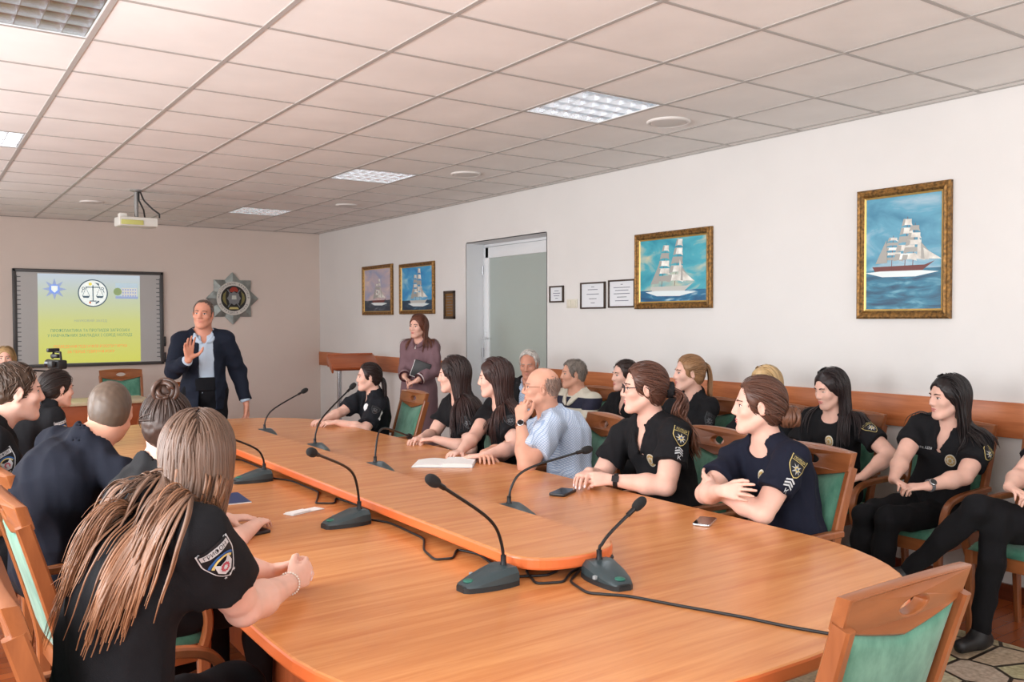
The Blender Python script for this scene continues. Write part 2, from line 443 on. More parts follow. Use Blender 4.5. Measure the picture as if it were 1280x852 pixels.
MB().box((dx-.006, DY1-.06, 1.33), (.012, .03, .2), bev=.004).tube([(dx-.01, DY1-.06, 1.36), (dx-.05, DY1-.06, 1.36), (dx-.055, DY1-.15, 1.36)], .009).build('door_handle', M('white handle', (222, 224, 226), .3), d)
hg = MB()
for z in (.35, 1.2, 2.1): hg.lathe([(.011, -.05), (.011, .05)], (dx-.008, DY1-.012, z), 10)
hg.build('hinge', M('steel hinge', (190, 192, 196), .35, .8), d)
struct(MB().box((dx+.5, (DY0+DY1)/2, 1.4), (.05, 2.6, 2.9)).build('wall_corridor', M('corridor wall', (150, 156, 150), .8)))

# ------------------------------------------------------------------ ceiling fixtures
alu = M('polished louvre', (226, 230, 234), .16, 1.0); casing = M('white enamel', (232, 234, 236), .35)
tubem = M('fluorescent tube', (244, 250, 255), .4, emit=3.2)
def fixture(i, k, label, power, on=True):
    x, y = GX+i*.6+.3, GY+k*.6+.3
    t = thing('ceiling_light', label, 'ceiling light', (x, y, ZC), 0, 'louvred ceiling lights')
    b = MB().box((0, 0, .1), (.58, .58, .01))
    for s in (-1, 1): b.box((s*.288, 0, .05), (.012, .588, .106)).box((0, s*.288, .05), (.564, .012, .106))
    b.build('housing', casing, t)
    for q in (-.2, -.067, .067, .2):
        MB().tube([(-.27, q, .07), (.27, q, .07)], .013, 10).build('fluorescent_tube', tubem if on else M('unlit tube', (214, 216, 218), .3), t)
    g = MB()
    def blade(p, q, d):  # parabolic cross blade: thick at the top, thin at the bottom edge
        n = A(-d[1], d[0], 0)
        prof = [(.0015, 0), (.004, .02), (.010, .045)]
        V = []
        for e in (p, q):
            for w, z in prof: V += [e+n*w+A(0, 0, z), e-n*w+A(0, 0, z)]
        F = [(0, 2, 8, 6), (2, 4, 10, 8), (1, 7, 9, 3), (3, 9, 11, 5), (0, 6, 7, 1), (4, 5, 11, 10)]
        g.add(V, F)
    for q in (-.278, -.1335, 0, .1335, .278): blade(A(-.282, q, 0), A(.282, q, 0), A(1, 0, 0))
    for q in np.linspace(-.278, .278, 7): blade(A(q, -.282, 0), A(q, .282, 0), A(0, 1, 0))
    g.build('louvre', alu, t)
    if not on: return t
    l = bpy.data.lights.new('lamp_light', 'AREA'); l.shape = 'RECTANGLE'; l.size = .54; l.size_y = .54; l.energy = power; l.color = (.95, .98, 1)
    o = bpy.data.objects.new('lamp_light', l); C.objects.link(o); o.parent = t; o.location = (0, 0, .093)
    return t
LP = 14
fixture(-1, -1, 'louvred square ceiling light in the top left corner, nearest the camera', LP, False)
fixture(-1, 4, 'square ceiling light at the left edge of the picture above the left row', LP, False)
fixture(4, -1, 'brightest large square ceiling light, in front of the door side and above the right row', LP)
fixture(4, 4, 'mid-distance square ceiling light between the large one and the farthest one', LP)
fixture(4, 9, 'farthest small square ceiling light close to the back wall', LP)
spk = M('speaker plastic', (224, 220, 216), .6)
for x, y, s, lb in ((4.03, 4.03, .14, 'round white ceiling speaker beside the brightest square light'), (4.0, 6.45, .13, 'round white ceiling speaker right of the mid-distance square light'), (3.99, 8.93, .12, 'round white ceiling speaker right of the farthest square light'), (1.63, 10.19, .12, 'round white ceiling speaker left of the hanging projector')):
    t = thing('ceiling_speaker', lb, 'ceiling speaker', (x, y, ZC), 0, 'round ceiling speakers')
    MB().lathe([(s, 0), (s, -.008), (s*.95, -.014), (s*.86, -.012), (s*.86, -.006)], sides=32).build('rim', spk, t)
    MB().lathe([(s*.85, -.004), (s*.8, -.012), (s*.4, -.016), (.001, -.017)], sides=32).build('grille', M('speaker grille', (212, 208, 204), .7, bump=.4, bscale=500), t)

# ------------------------------------------------------------------ framed pictures on the right wall
gold = M('gilt frame', (126, 92, 48), .42, .55, bump=.9, bscale=90, var=.35, vscale=55); giltin = M('gilt inner lip', (206, 170, 98), .35, .6)
darkfr = M('dark frame', (62, 46, 36), .4)
def sea_mat(name, sky1, sky2, cloud, sea1, sea2, foam, hor):
    m, nt, b = base_mat(name); L = nt.links
    tc = N(nt, 'ShaderNodeTexCoord'); sp = N(nt, 'ShaderNodeSeparateXYZ'); L.new(tc.outputs['Object'], sp.inputs[0])
    def noise(scale, v3=(1, 1, 1), det=6):
        mp = N(nt, 'ShaderNodeMapping'); mp.inputs['Scale'].default_value = v3; L.new(tc.outputs['Object'], mp.inputs[0])
        n = N(nt, 'ShaderNodeTexNoise'); n.inputs['Scale'].default_value = scale; n.inputs['Detail'].default_value = det; n.inputs['Distortion'].default_value = .6
        L.new(mp.outputs[0], n.inputs['Vector']); return n.outputs['Fac']
    def ramp(fac, st):
        r = N(nt, 'ShaderNodeValToRGB'); e = r.color_ramp.elements
        while len(e) < len(st): e.new(.5)
        for q, (p, c) in zip(e, st): q.position = p; q.color = lin(c)
        L.new(fac, r.inputs['Fac']); return r.outputs['Color']
    skyc = ramp(noise(4.5, (1, .7, 1.6)), [(.3, sky1), (.5, sky2), (.68, cloud)])
    seac = ramp(noise(9, (1, .6, 2.6)), [(.34, sea1), (.55, sea2), (.72, foam)])
    lt = N(nt, 'ShaderNodeMath', operation='LESS_THAN'); lt.inputs[1].default_value = hor; L.new(sp.outputs[2], lt.inputs[0])
    mx = N(nt, 'ShaderNodeMix', data_type='RGBA'); L.new(lt.outputs[0], mx.inputs[0]); L.new(skyc, mx.inputs[6]); L.new(seac, mx.inputs[7])
    L.new(mx.outputs[2], b.inputs['Base Color']); b.inputs['Roughness'].default_value = .38
    return m
sail = M('painted sail', (232, 226, 214), .5, var=.16, vscale=14); sailsh = M('painted sail in grey', (168, 166, 160), .5); hullp = M('painted hull', (112, 58, 54), .5); hullw = M('painted pale hull', (196, 196, 190), .5); foamp = M('painted foam', (226, 236, 236), .5)
def picture(y0, y1, z0, z1, fw, label, paint, ship, depth=.035):
    """frame on the right wall; local u runs to the right as seen from the room (-y)"""
    yc, zc = (y0+y1)/2, (z0+z1)/2; w, h = abs(y1-y0), z1-z0
    t = thing('ship_painting', label, 'painting', (XR, yc, zc), 0, 'framed pictures of sailing ships')
    P = lambda u, v, d: (-d, -u, v)
    prof = [(0, .002), (0, depth*.75), (fw*.18, depth), (fw*.4, depth*.85), (fw*.6, depth*.95), (fw*.8, depth*.55), (fw*.82, depth*.55), (fw, depth*.4), (fw, .002)]
    V, F, fm = [], [], []
    n = len(prof)
    for sx, sy in ((-1, -1), (1, -1), (1, 1), (-1, 1)):
        for a, d in prof: V.append(P(sx*(w/2-a), sy*(h/2-a), d))
    for s in range(4):
        for i in range(n-1):
            F.append((s*n+i, s*n+i+1, ((s+1) % 4)*n+i+1, ((s+1) % 4)*n+i)); fm.append(1 if i == 6 else 0)
    mesh_obj('frame', V, F, [gold, giltin], t, fm=fm, smooth=False)
    iw, ih = w/2-fw, h/2-fw
    b = MB(); b.box((-.008, 0, 0), (.012, 2*iw+.004, 2*ih+.004))
    if ship:
        cx, cy, s, masts, lean = ship[:5]
        def poly(pts, d, m): b.add([P(cx+s*(x+lean*y), cy+s*y, .0142+d) for x, y in pts], [tuple(range(len(pts)))], m)
        poly([(-.5, .0), (-.42, -.12), (.36, -.13), (.62, .06), (.45, .0)], .0004, 3 if ship[5] else 4)
        poly([(-.62, -.1), (-.3, -.18), (.3, -.19), (.7, -.12), (.4, -.09), (-.35, -.08)], .0008, 5)
        for k, (mx_, mh) in enumerate(masts):
            poly([(mx_-.006, 0), (mx_+.006, 0), (mx_+.004, mh), (mx_-.004, mh)], .0002, 3)
            rows = 5
            for r_ in range(rows):
                ya = .07+(mh-.1)*r_/rows; yb = .07+(mh-.1)*(r_+.88)/rows; wa = .21*(1-.13*r_); wb = .21*(1-.13*(r_+1))
                poly([(mx_-wa, ya+.015), (mx_-wa*.4, ya+.035), (mx_+wa*.5, ya+.03), (mx_+wa, ya), (mx_+wb*1.02, (ya+yb)/2), (mx_+wb, yb), (mx_-wb, yb+.01), (mx_-wa*.9, (ya+yb)/2)], .0006+.0002*k, 1 if (r_+k) % 3 else 2)
                poly([(mx_-wa, ya+.015), (mx_-wa*.5, ya+.03), (mx_-wb*.5, yb), (mx_-wb, yb+.01)], .0011+.0002*k, 2)
        fx = masts[-1][0]
        for q, e in ((.12, .0014), (.24, .0018), (.34, .0022)): poly([(fx+q*.5, .62-q), (fx+q*.6, .1), (fx+q+.16, .08)], e, 1 if q != .24 else 2)
        poly([(masts[0][0]-.12, .45), (masts[0][0]-.3, .05), (masts[0][0]-.08, .06)], .0026, 2)
    b.build('canvas', [paint, sail, sailsh, hullp, hullw, foamp], t)
    return t
H0 = .06
picture(3.29, 2.685, 1.56, 2.365, .06, 'tall gold-framed painting of a red-hulled ship, nearest on the right wall', sea_mat('teal storm sea', (60, 128, 158), (92, 160, 186), (182, 202, 212), (24, 70, 100), (44, 120, 148), (120, 178, 196), -.1), (-.02, -.08, .36, [(-.14, .52), (.1, .82), (.24, .7)], .06, 1))
picture(5.35, 4.51, 1.645, 2.26, .06, 'wide gold-framed painting of a white-sailed ship heeling over, right of the certificates', sea_mat('turquoise sea', (34, 142, 166), (70, 170, 186), (202, 200, 172), (10, 74, 116), (24, 112, 152), (200, 224, 226), -.16), (-.03, -.13, .42, [(-.2, .82), (.14, .92)], .16, 0))
picture(10.62, 9.76, 1.625, 2.265, .05, 'gold-framed painting of a small ship under a pink cloudy sky, farthest on the right wall', sea_mat('dusk sea', (150, 160, 190), (190, 176, 186), (222, 200, 190), (30, 42, 58), (58, 70, 84), (130, 140, 150), -.13), (.03, -.13, .36, [(-.13, .62), (.06, .8)], .02, 1))
picture(9.56, 8.71, 1.63, 2.24, .05, 'gold-framed painting of a white sailing ship on bright blue, behind the standing woman', sea_mat('bright blue sea', (30, 130, 196), (66, 160, 210), (160, 205, 220), (20, 44, 70), (30, 70, 96), (90, 130, 150), -.14), (.03, -.14, .4, [(-.14, .8), (.1, .98)], -.02, 0))
paper = M('certificate paper', (226, 228, 232), .6); ink = M('certificate ink', (120, 124, 134), .7)
def framed_sheet(y0, y1, z0, z1, label, fr, sheet, lines, fw=.014, name='framed_certificate', cat='certificate'):
    yc, zc = (y0+y1)/2, (z0+z1)/2; w, h = abs(y1-y0), z1-z0
    t = thing(name, label, cat, (XR, yc, zc))
    b = MB()
    for s in (-1, 1): b.box((-.011, s*(w/2-fw/2), 0), (.02, fw, h), bev=.003).box((-.011, 0, s*(h/2-fw/2)), (.02, w, fw), bev=.003)
    b.build('frame', fr, t)
    MB().box((-.006, 0, 0), (.008, w-fw, h-fw)).build('sheet', sheet, t)
    q = MB()
    for v, ln in lines:
        q.box((-.0106, 0, v*h), (.0008, ln*w, .006))
    q.build('writing', ink, t)
    return t
framed_sheet(6.53, 6.32, 1.72, 1.875, 'smallest framed sheet beside the door, left of the light switch', darkfr, paper, [(.2, .3), (.05, .5), (-.1, .4), (-.25, .2)])
framed_sheet(6.07, 5.735, 1.655, 1.89, 'thin-framed white certificate left of the other certificate', darkfr, paper, [(.32, .12), (.22, .4), (.05, .5), (-.12, .3), (-.28, .16)])
framed_sheet(5.69, 5.355, 1.66, 1.898, 'dark-framed certificate touching the wide ship painting', darkfr, paper, [(.33, .08), (.22, .62), (.12, .5), (.0, .6), (-.12, .36), (-.25, .5)])
framed_sheet(8.5, 8.265, 1.57, 1.885, 'small brown wooden plaque with gilt plate left of the door', darkfr, M('gilt plate', (138, 100, 52), .4, .5), [(.3, .5), (.2, .6), (.1, .4), (0, .6), (-.1, .5), (-.2, .6), (-.3, .4)], .03, 'wall_plaque', 'plaque')
t = thing('light_switch', 'cream double light switch between the small framed sheet and the certificates', 'light switch', (XR, 6.2, 1.705))
MB().box((-.005, 0, 0), (.01, .15, .08), bev=.003).build('plate', M('cream plastic', (222, 216, 200), .4), t)
for s in (-1, 1): MB().box((-.012, s*.035, 0), (.008, .05, .055), bev=.002).build('rocker', M('cream plastic'), t)

# ------------------------------------------------------------------ whiteboard with the projected slide
def onback(u, v, d): return (u, YB-d, v)   # u = x, v = z
BX0, BX1, BZ0, BZ1 = 1.04, 2.78, .985, 2.2
t = thing('interactive_whiteboard', 'interactive whiteboard showing a yellow and blue slide on the back wall', 'whiteboard', ((BX0+BX1)/2, YB, BZ0))
ox, oz = (BX0+BX1)/2, BZ0; bw, bh = BX1-BX0, BZ1-BZ0
bframe = M('whiteboard frame', (70, 68, 68), .4)
b = MB()
for s in (-1, 1): b.box((s*(bw/2-.02), -.025, bh/2), (.04, .05, bh), bev=.008)
b.box((0, -.025, bh-.02), (bw, .05, .04), bev=.008).box((0, -.025, .02), (bw, .05, .04), bev=.008)
b.build('frame', bframe, t)
MB().box((0, -.018, bh/2), (bw-.06, .03, bh-.06)).build('board', M('whiteboard surface', (184, 182, 180), .4), t)
tk = MB()
for s in (-1, 1):
    for k in range(19): tk.box((s*(bw/2-.065), -.0335, .1+k*(bh-.2)/18), (.045, .001, .011))
    tk.box((s*(bw/2-.045), -.0335, bh/2), (.006, .001, bh-.16))
tk.build('icon_strip', M('icon strip', (92, 94, 98), .5), t)
for z in (.09, .3): MB().box((bw/2+.012, -.03, z), (.03, .03, .13), bev=.008).build('pen', M('black pen', (28, 28, 30), .4), t)
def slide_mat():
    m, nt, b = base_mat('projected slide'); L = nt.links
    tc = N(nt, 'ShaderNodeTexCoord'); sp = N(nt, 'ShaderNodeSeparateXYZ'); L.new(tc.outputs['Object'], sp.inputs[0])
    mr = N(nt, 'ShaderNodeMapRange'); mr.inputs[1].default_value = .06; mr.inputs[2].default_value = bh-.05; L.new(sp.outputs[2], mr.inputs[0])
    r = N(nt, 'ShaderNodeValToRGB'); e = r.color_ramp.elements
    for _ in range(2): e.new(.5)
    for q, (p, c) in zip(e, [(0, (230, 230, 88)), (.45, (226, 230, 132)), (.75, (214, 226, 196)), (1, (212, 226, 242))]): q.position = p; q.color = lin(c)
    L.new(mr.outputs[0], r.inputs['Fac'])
    L.new(r.outputs['Color'], b.inputs['Emission Color']); b.inputs['Emission Strength'].default_value = .8  # board glows by itself here, standing in for the projector's light
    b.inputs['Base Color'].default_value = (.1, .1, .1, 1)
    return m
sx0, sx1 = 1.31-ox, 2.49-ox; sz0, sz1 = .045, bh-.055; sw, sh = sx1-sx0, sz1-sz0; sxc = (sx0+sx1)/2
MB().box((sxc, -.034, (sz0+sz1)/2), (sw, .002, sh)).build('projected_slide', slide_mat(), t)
def em(name, rgb, e=.72): return M(name, rgb, .6, emit=e)  # slide inks with the projected light put in as emission
def flat_text(mb, s, u, v, size, d, m=0, sq=1.0):
    V, F = text2d(s, size)
    mb.add([(u+p[0]*sq, d, v+p[1]) for p in V], F, m)
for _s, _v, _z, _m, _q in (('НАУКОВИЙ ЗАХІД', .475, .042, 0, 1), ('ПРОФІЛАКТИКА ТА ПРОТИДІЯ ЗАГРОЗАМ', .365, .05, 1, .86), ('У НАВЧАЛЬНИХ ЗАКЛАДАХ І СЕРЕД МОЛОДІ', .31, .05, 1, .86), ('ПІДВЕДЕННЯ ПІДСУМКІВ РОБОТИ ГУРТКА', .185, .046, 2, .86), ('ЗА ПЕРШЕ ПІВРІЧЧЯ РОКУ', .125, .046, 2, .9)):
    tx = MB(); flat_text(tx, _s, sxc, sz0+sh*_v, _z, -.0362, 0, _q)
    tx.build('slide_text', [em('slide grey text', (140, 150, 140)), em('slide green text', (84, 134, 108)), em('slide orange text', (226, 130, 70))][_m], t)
def disc(r, n=40): return [(r*math.cos(2*math.pi*k/n), r*math.sin(2*math.pi*k/n)) for k in range(n)]
def put(mb, ol, u, v, d, th, m, bev=0, sc_=1):
    V, F = plate(ol, th, bev); mb.add([(u+p[0]*sc_, d-p[2], v+p[1]*sc_) for p in V], F, m)
def star_poly(n, ro, ri, ph=math.pi/2): return [((ro if k % 2 == 0 else ri)*math.cos(ph+math.pi*k/n), (ro if k % 2 == 0 else ri)*math.sin(ph+math.pi*k/n)) for k in range(2*n)]
em_ = MB(); u, v = sxc+.03, sz0+sh*.79; rr = .175
put(em_, [disc(rr)], u, v, -.0358, .0008, 0); put(em_, [disc(rr), disc(rr*.92)], u, v, -.0364, .0008, 1)
for q in ((0, 0, .012, .2), (0, .075, .17, .012), (0, -.1, .08, .012)): em_.box((u+q[0], -.0366, v+q[1]), (q[2], .0008, q[3]), 1)
for s in (-1, 1):
    put(em_, [[(-.045, 0), (.045, 0), (.03, -.025), (-.03, -.025)]], u+s*.08, v-.035, -.0366, .0008, 1)
    for e in (-.04, .04): em_.tube([(u+s*.08, -.0366, v+.07), (u+s*.08+e, -.0366, v-.035)], .0025, 4, 1)
    put(em_, [disc(.018, 16), disc(.011, 16)], u+s*.11, v+.06, -.0366, .0008, 1); em_.tube([(u+s*.115, -.0366, v+.05), (u+s*.13, -.0366, v+.005)], .004, 4, 1)
put(em_, [disc(.02, 16)], u-.03, v+.115, -.0366, .0008, 2); put(em_, [[(-.02, .02), (.03, .01), (.035, -.03), (.015, -.01)]], u+.04, v+.115, -.0366, .0008, 1)
put(em_, [disc(.014, 16)], u-.035, v-.12, -.0366, .0008, 3); em_.box((u+.05, -.0366, v-.115), (.05, .0008, .02), 1, Rm=[[.8, 0, -.6], [0, 1, 0], [.6, 0, .8]])
u2, v2 = sx0+.185, sz0+sh*.83
put(em_, [star_poly(8, .135, .06)], u2, v2, -.036, .0008, 4); put(em_, [disc(.06, 24)], u2, v2, -.0366, .0008, 5); put(em_, [[(-.035, .04), (.035, .04), (.035, -.01), (0, -.045), (-.035, -.01)]], u2, v2, -.0372, .0008, 0)
u3, v3 = sx1-.16, sz0+sh*.82
em_.box((u3, -.036, v3), (.27, .0008, .2), 6).box((u3+.03, -.0366, v3-.02), (.19, .0008, .12), 7).box((u3, -.0366, v3-.085), (.27, .0008, .03), 4)
for k in range(6):
    for j in range(3): em_.box((u3-.045+k*.03, -.0372, v3-.06+j*.038), (.016, .0008, .02), 4)
put(em_, [disc(.05, 12)], u3-.11, v3-.01, -.037, .0008, 8)
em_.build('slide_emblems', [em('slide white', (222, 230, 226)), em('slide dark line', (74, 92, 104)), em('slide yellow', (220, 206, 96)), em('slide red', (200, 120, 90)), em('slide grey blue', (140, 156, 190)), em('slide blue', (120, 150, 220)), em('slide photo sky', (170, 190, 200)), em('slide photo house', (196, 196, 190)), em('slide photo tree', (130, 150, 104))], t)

# ------------------------------------------------------------------ star emblem on the back wall
t = thing('wall_emblem', 'silver eight-pointed star emblem with a black round centre on the back wall', 'emblem', (3.70, YB, 1.865))
silver = M('brushed silver', (150, 156, 152), .38, .75, var=.12, vscale=9); pale = M('pale silver', (196, 194, 188), .5, .2)
b = MB(); put(b, [star_poly(16, .31, .25, math.pi/2+math.pi/16)], 0, 0, -.008, .012, 0); b.build('ray_burst', pale, t)
V = [(0, -.06, 0)]; F = []
for k in range(16):
    a = math.pi/2+math.pi*k/8; r = .36 if k % 2 == 0 else .275
    V.append((r*math.cos(a), -.03 if k % 2 == 0 else -.014, r*math.sin(a)))
for k in range(16): F.append((0, 1+(k+1) % 16, 1+k))
for k in range(16): V.append((V[1+k][0], -.0, V[1+k][2]))
for k in range(16): F.append((1+k, 1+(k+1) % 16, 17+(k+1) % 16, 17+k))
mesh_obj('star', V, F, silver, t, smooth=False)
b = MB(); put(b, [disc(.232), disc(.175)], 0, 0, -.062, .02, 0, .003); b.build('ring', M('ring white', (206, 202, 194), .5), t)
b = MB(); put(b, [disc(.18)], 0, 0, -.06, .02, 0); b.build('centre_disc', M('emblem black', (30, 28, 26), .4), t)
b = MB()
def ring_text(mb, s, r, a0, step, inward, d, size, m=0):
    for k, ch in enumerate(s):
        if ch == ' ': continue
        a = a0-step*k if not inward else a0+step*k
        V, F = text2d(ch, size); ca, sa = math.cos(a), math.sin(a)
        if inward: e1, e2 = (-sa, ca), (-ca, -sa)
        else: e1, e2 = (sa, -ca), (ca, sa)
        mb.add([(r*ca+p[0]*e1[0]+p[1]*e2[0], d, r*sa+p[0]*e1[1]+p[1]*e2[1]) for p in V], F, m)
ring_text(b, 'НАЦІОНАЛЬНА АКАДЕМІЯ', .203, math.pi/2+1.5, .158, False, -.0735, .036)
ring_text(b, 'ВНУТРІШНІХ СПРАВ', .203, -math.pi/2-1.15, .152, True, -.0735, .036)
b.build('ring_lettering', M('emblem letters', (40, 44, 52), .5), t)
b = MB()
for s in (-1, 1):
    V, F = plate([[(.09, -.1), (.14, -.05), (.155, 0), (.14, .06), (.1, .1), (.115, .03), (.11, -.03)]], .004); b.add([(s*p[0], -.074-p[2], p[1]) for p in V], F, 0)
    b.tube([(s*-.08, -.078, -.12), (s*.085, -.078, .12)], .008, 6, 1)
put(b, [star_poly(8, .095, .08)], 0, 0, -.082, .008, 1, .001); put(b, [[(-.032, -.02), (.032, -.02), (.028, .035), (-.028, .035)]], 0, .005, -.088, .004, 2); put(b, [[(-.07, -.15), (.07, -.15), (.05, -.12), (-.05, -.12)]], 0, 0, -.075, .004, 4)
put(b, [[(-.05, .09), (-.06, .12), (-.02, .155), (.03, .155), (.06, .12), (.05, .085), (.015, .1), (-.01, .085)]], 0, 0, -.075, .005, 3)
b.build('coat_of_arms', [M('emblem olive', (120, 112, 62), .5), M('emblem steel', (128, 130, 132), .4, .6), M('emblem book', (196, 200, 190), .5), M('emblem red', (158, 48, 30), .5), M('emblem gold', (190, 176, 110), .4)], t)

# ------------------------------------------------------------------ ceiling projector
t = thing('projector', 'white projector hanging from the ceiling on a grey pole, with black cables', 'projector', (1.84, 9.05, ZC))
MB().lathe([(.06, 0), (.06, -.012), (.02, -.02), (.02, -.27), (.03, -.27)], sides=16).build('mount_pole', M('grey pole', (150, 150, 148), .4, .4), t)
b = MB(); V, F = plate([[(-.17, -.11), (.17, -.11), (.19, .06), (.15, .12), (-.15, .12), (-.19, .06)]], .09, .014); b.add([(p[0], p[1], p[2]-.315) for p in V], F)
b.box((-.13, -.02, -.255), (.07, .1, .04), bev=.01); b.build('body', M('projector white', (226, 224, 216), .4), t)
MB().box((-.06, -.118, -.325), (.2, .012, .045), bev=.004).build('rear_panel', M('projector yellow', (206, 206, 120), .5), t)
MB().lathe([(.04, 0), (.04, .03), (.03, .034)], (.07, .12, -.315), 20, Rm=[[1, 0, 0], [0, 0, 1], [0, -1, 0]]).build('lens', M('lens glass', (30, 32, 40), .1), t)
for pts in ([(.02, -.02, -.01), (.015, -.04, -.1), (.05, -.08, -.2), (.055, -.1, -.27)], [(.03, -.02, -.01), (.06, -.04, -.1), (.13, -.07, -.18), (.19, -.1, -.23), (.19, -.1, -.27)]):
    p = np.array(pts); tt = np.linspace(0, len(p)-1, 16); MB().tube(np.stack([np.interp(tt, range(len(p)), p[:, k]) for k in range(3)], 1), .008, 6).build('cable', M('black rubber', (24, 24, 25), .5), t)
# ------------------------------------------------------------------ conference table
beech = wood('beech laminate', (192, 118, 66), (216, 148, 90), (1.6, 26, 10), .26, .5)
lip = M('orange edge lipping', (222, 112, 60), .35)
cherry = wood('cherry panel', (150, 74, 40), (180, 98, 58), (2, 30, 3), .35)
TX, TW = 1.755, 1.018
def super_end(cx, cy, hw, dp, sgn, n, m=28):
    P = []
    for k in range(m+1):
        t = math.pi*k/m; c, s = math.cos(t), math.sin(t)
        P.append((cx+hw*math.copysign(abs(c)**(2/n), c), cy+sgn*dp*abs(s)**(2/n)))
    return P
def oval(x, hw, y0, y1, dp, n):
    far = super_end(x, y1-dp, hw, dp, 1, n); near = super_end(x, y0+dp, hw, dp, -1, n)[::-1]
    return far+near
t = thing('conference_table', 'long oval beech conference table with a raised centre board, running away from the camera', 'table', (TX, 4.25, 0))
def slab(name, ol, z0, z1, bev, parent, top, edge):
    V, F = plate([ol], z1-z0, bev); V = V+A(-TX, -4.25, (z0+z1)/2)
    fm = []
    for f in F:
        p = V[list(f)]; nz = np.cross(p[1]-p[0], p[2]-p[0]); nz = abs(nz[2])/(np.linalg.norm(nz)+1e-12); fm.append(0 if nz > .9 else 1)
    o = mesh_obj(name, V, F, [top, edge], parent, fm=fm, smooth=False); return o
slab('tabletop', oval(TX, TW, 1.285, 7.24, .86, 2.5), .708, .75, .008, t, beech, lip)
slab('centre_board', oval(1.74, .202, 2.1, 6.4, .17, 2.3), .782, .822, .008, t, beech, lip)
for y in (2.5, 3.6, 4.7, 5.8): MB().box((1.74-TX, y-4.25, .766), (.22, .05, .032)).build('board_support', cherry, t)
for s in (-1, 1):
    MB().box((s*.62, 0, .42), (.03, 4.3, .5)).build('modesty_panel', cherry, t)
for x, y in ((-.62, -2.15), (.62, -2.15), (-.62, 2.15), (.62, 2.15), (0, -2.45), (0, 2.45)):
    MB().lathe([(.05, 0), (.05, .02), (.03, .03), (.03, .70), (.06, .705)], (x, y, 0), 16).build('leg', M('chrome leg', (176, 178, 182), .25, .9), t)

# ------------------------------------------------------------------ chairs
cw = wood('chair beech', (128, 73, 41), (160, 96, 56), (14, 14, 2.4), .3)
cwr = wood('chair beech rail', (132, 76, 42), (162, 98, 57), (2.6, 14, 14), .28)
def velour():
    m, nt, b = base_mat('green velour'); L = nt.links
    tc = N(nt, 'ShaderNodeTexCoord'); n = N(nt, 'ShaderNodeTexNoise'); n.inputs['Scale'].default_value = 11; n.inputs['Detail'].default_value = 5; n.inputs['Roughness'].default_value = .65
    mp = N(nt, 'ShaderNodeMapping'); mp.inputs['Scale'].default_value = (1, 1, .55); L.new(tc.outputs['Object'], mp.inputs[0]); L.new(mp.outputs[0], n.inputs['Vector'])
    r = N(nt, 'ShaderNodeValToRGB'); r.color_ramp.elements[0].position = .36; r.color_ramp.elements[1].position = .66
    r.color_ramp.elements[0].color = lin((52, 112, 90)); r.color_ramp.elements[1].color = lin((98, 150, 126))
    L.new(n.outputs['Fac'], r.inputs['Fac']); L.new(r.outputs['Color'], b.inputs['Base Color'])
    b.inputs['Roughness'].default_value = .8; b.inputs['Sheen Weight'].default_value = .3
    return m
VEL = velour()
def lerp(a, b, t): return a+(b-a)*t
def swept(mb, pts, w, d, m=0, rnd=.006):
    """rectangular bar swept through pts (x axis = width)"""
    pts = np.asarray(pts, float); n = len(pts); w = np.broadcast_to(w, n); d = np.broadcast_to(d, n)
    T = np.gradient(pts, axis=0); T /= np.linalg.norm(T, axis=1, keepdims=True)
    V = []
    for i in range(n):
        x = A(1, 0, 0); x = _n(x-T[i]*(x@T[i])); y = np.cross(T[i], x); a, b = w[i]/2, d[i]/2; c = min(rnd, a*.6, b*.6)
        for p, q in ((a, b-c), (a-c, b), (-a+c, b), (-a, b-c), (-a, -b+c), (-a+c, -b), (a-c, -b), (a, -b+c)): V.append(pts[i]+x*p+y*q)
    F = [(i*8+k, i*8+(k+1) % 8, (i+1)*8+(k+1) % 8, (i+1)*8+k) for i in range(n-1) for k in range(8)]
    F += [tuple(range(7, -1, -1)), tuple((n-1)*8+k for k in range(8))]
    mb.add(V, F, m)
CHZ = 1.0
def back_y(z): return -.205-.155*max(0, z-.44)**1.15/.56**1.15
def back_x(z): return .205+.018*max(0, z-.44)/.56
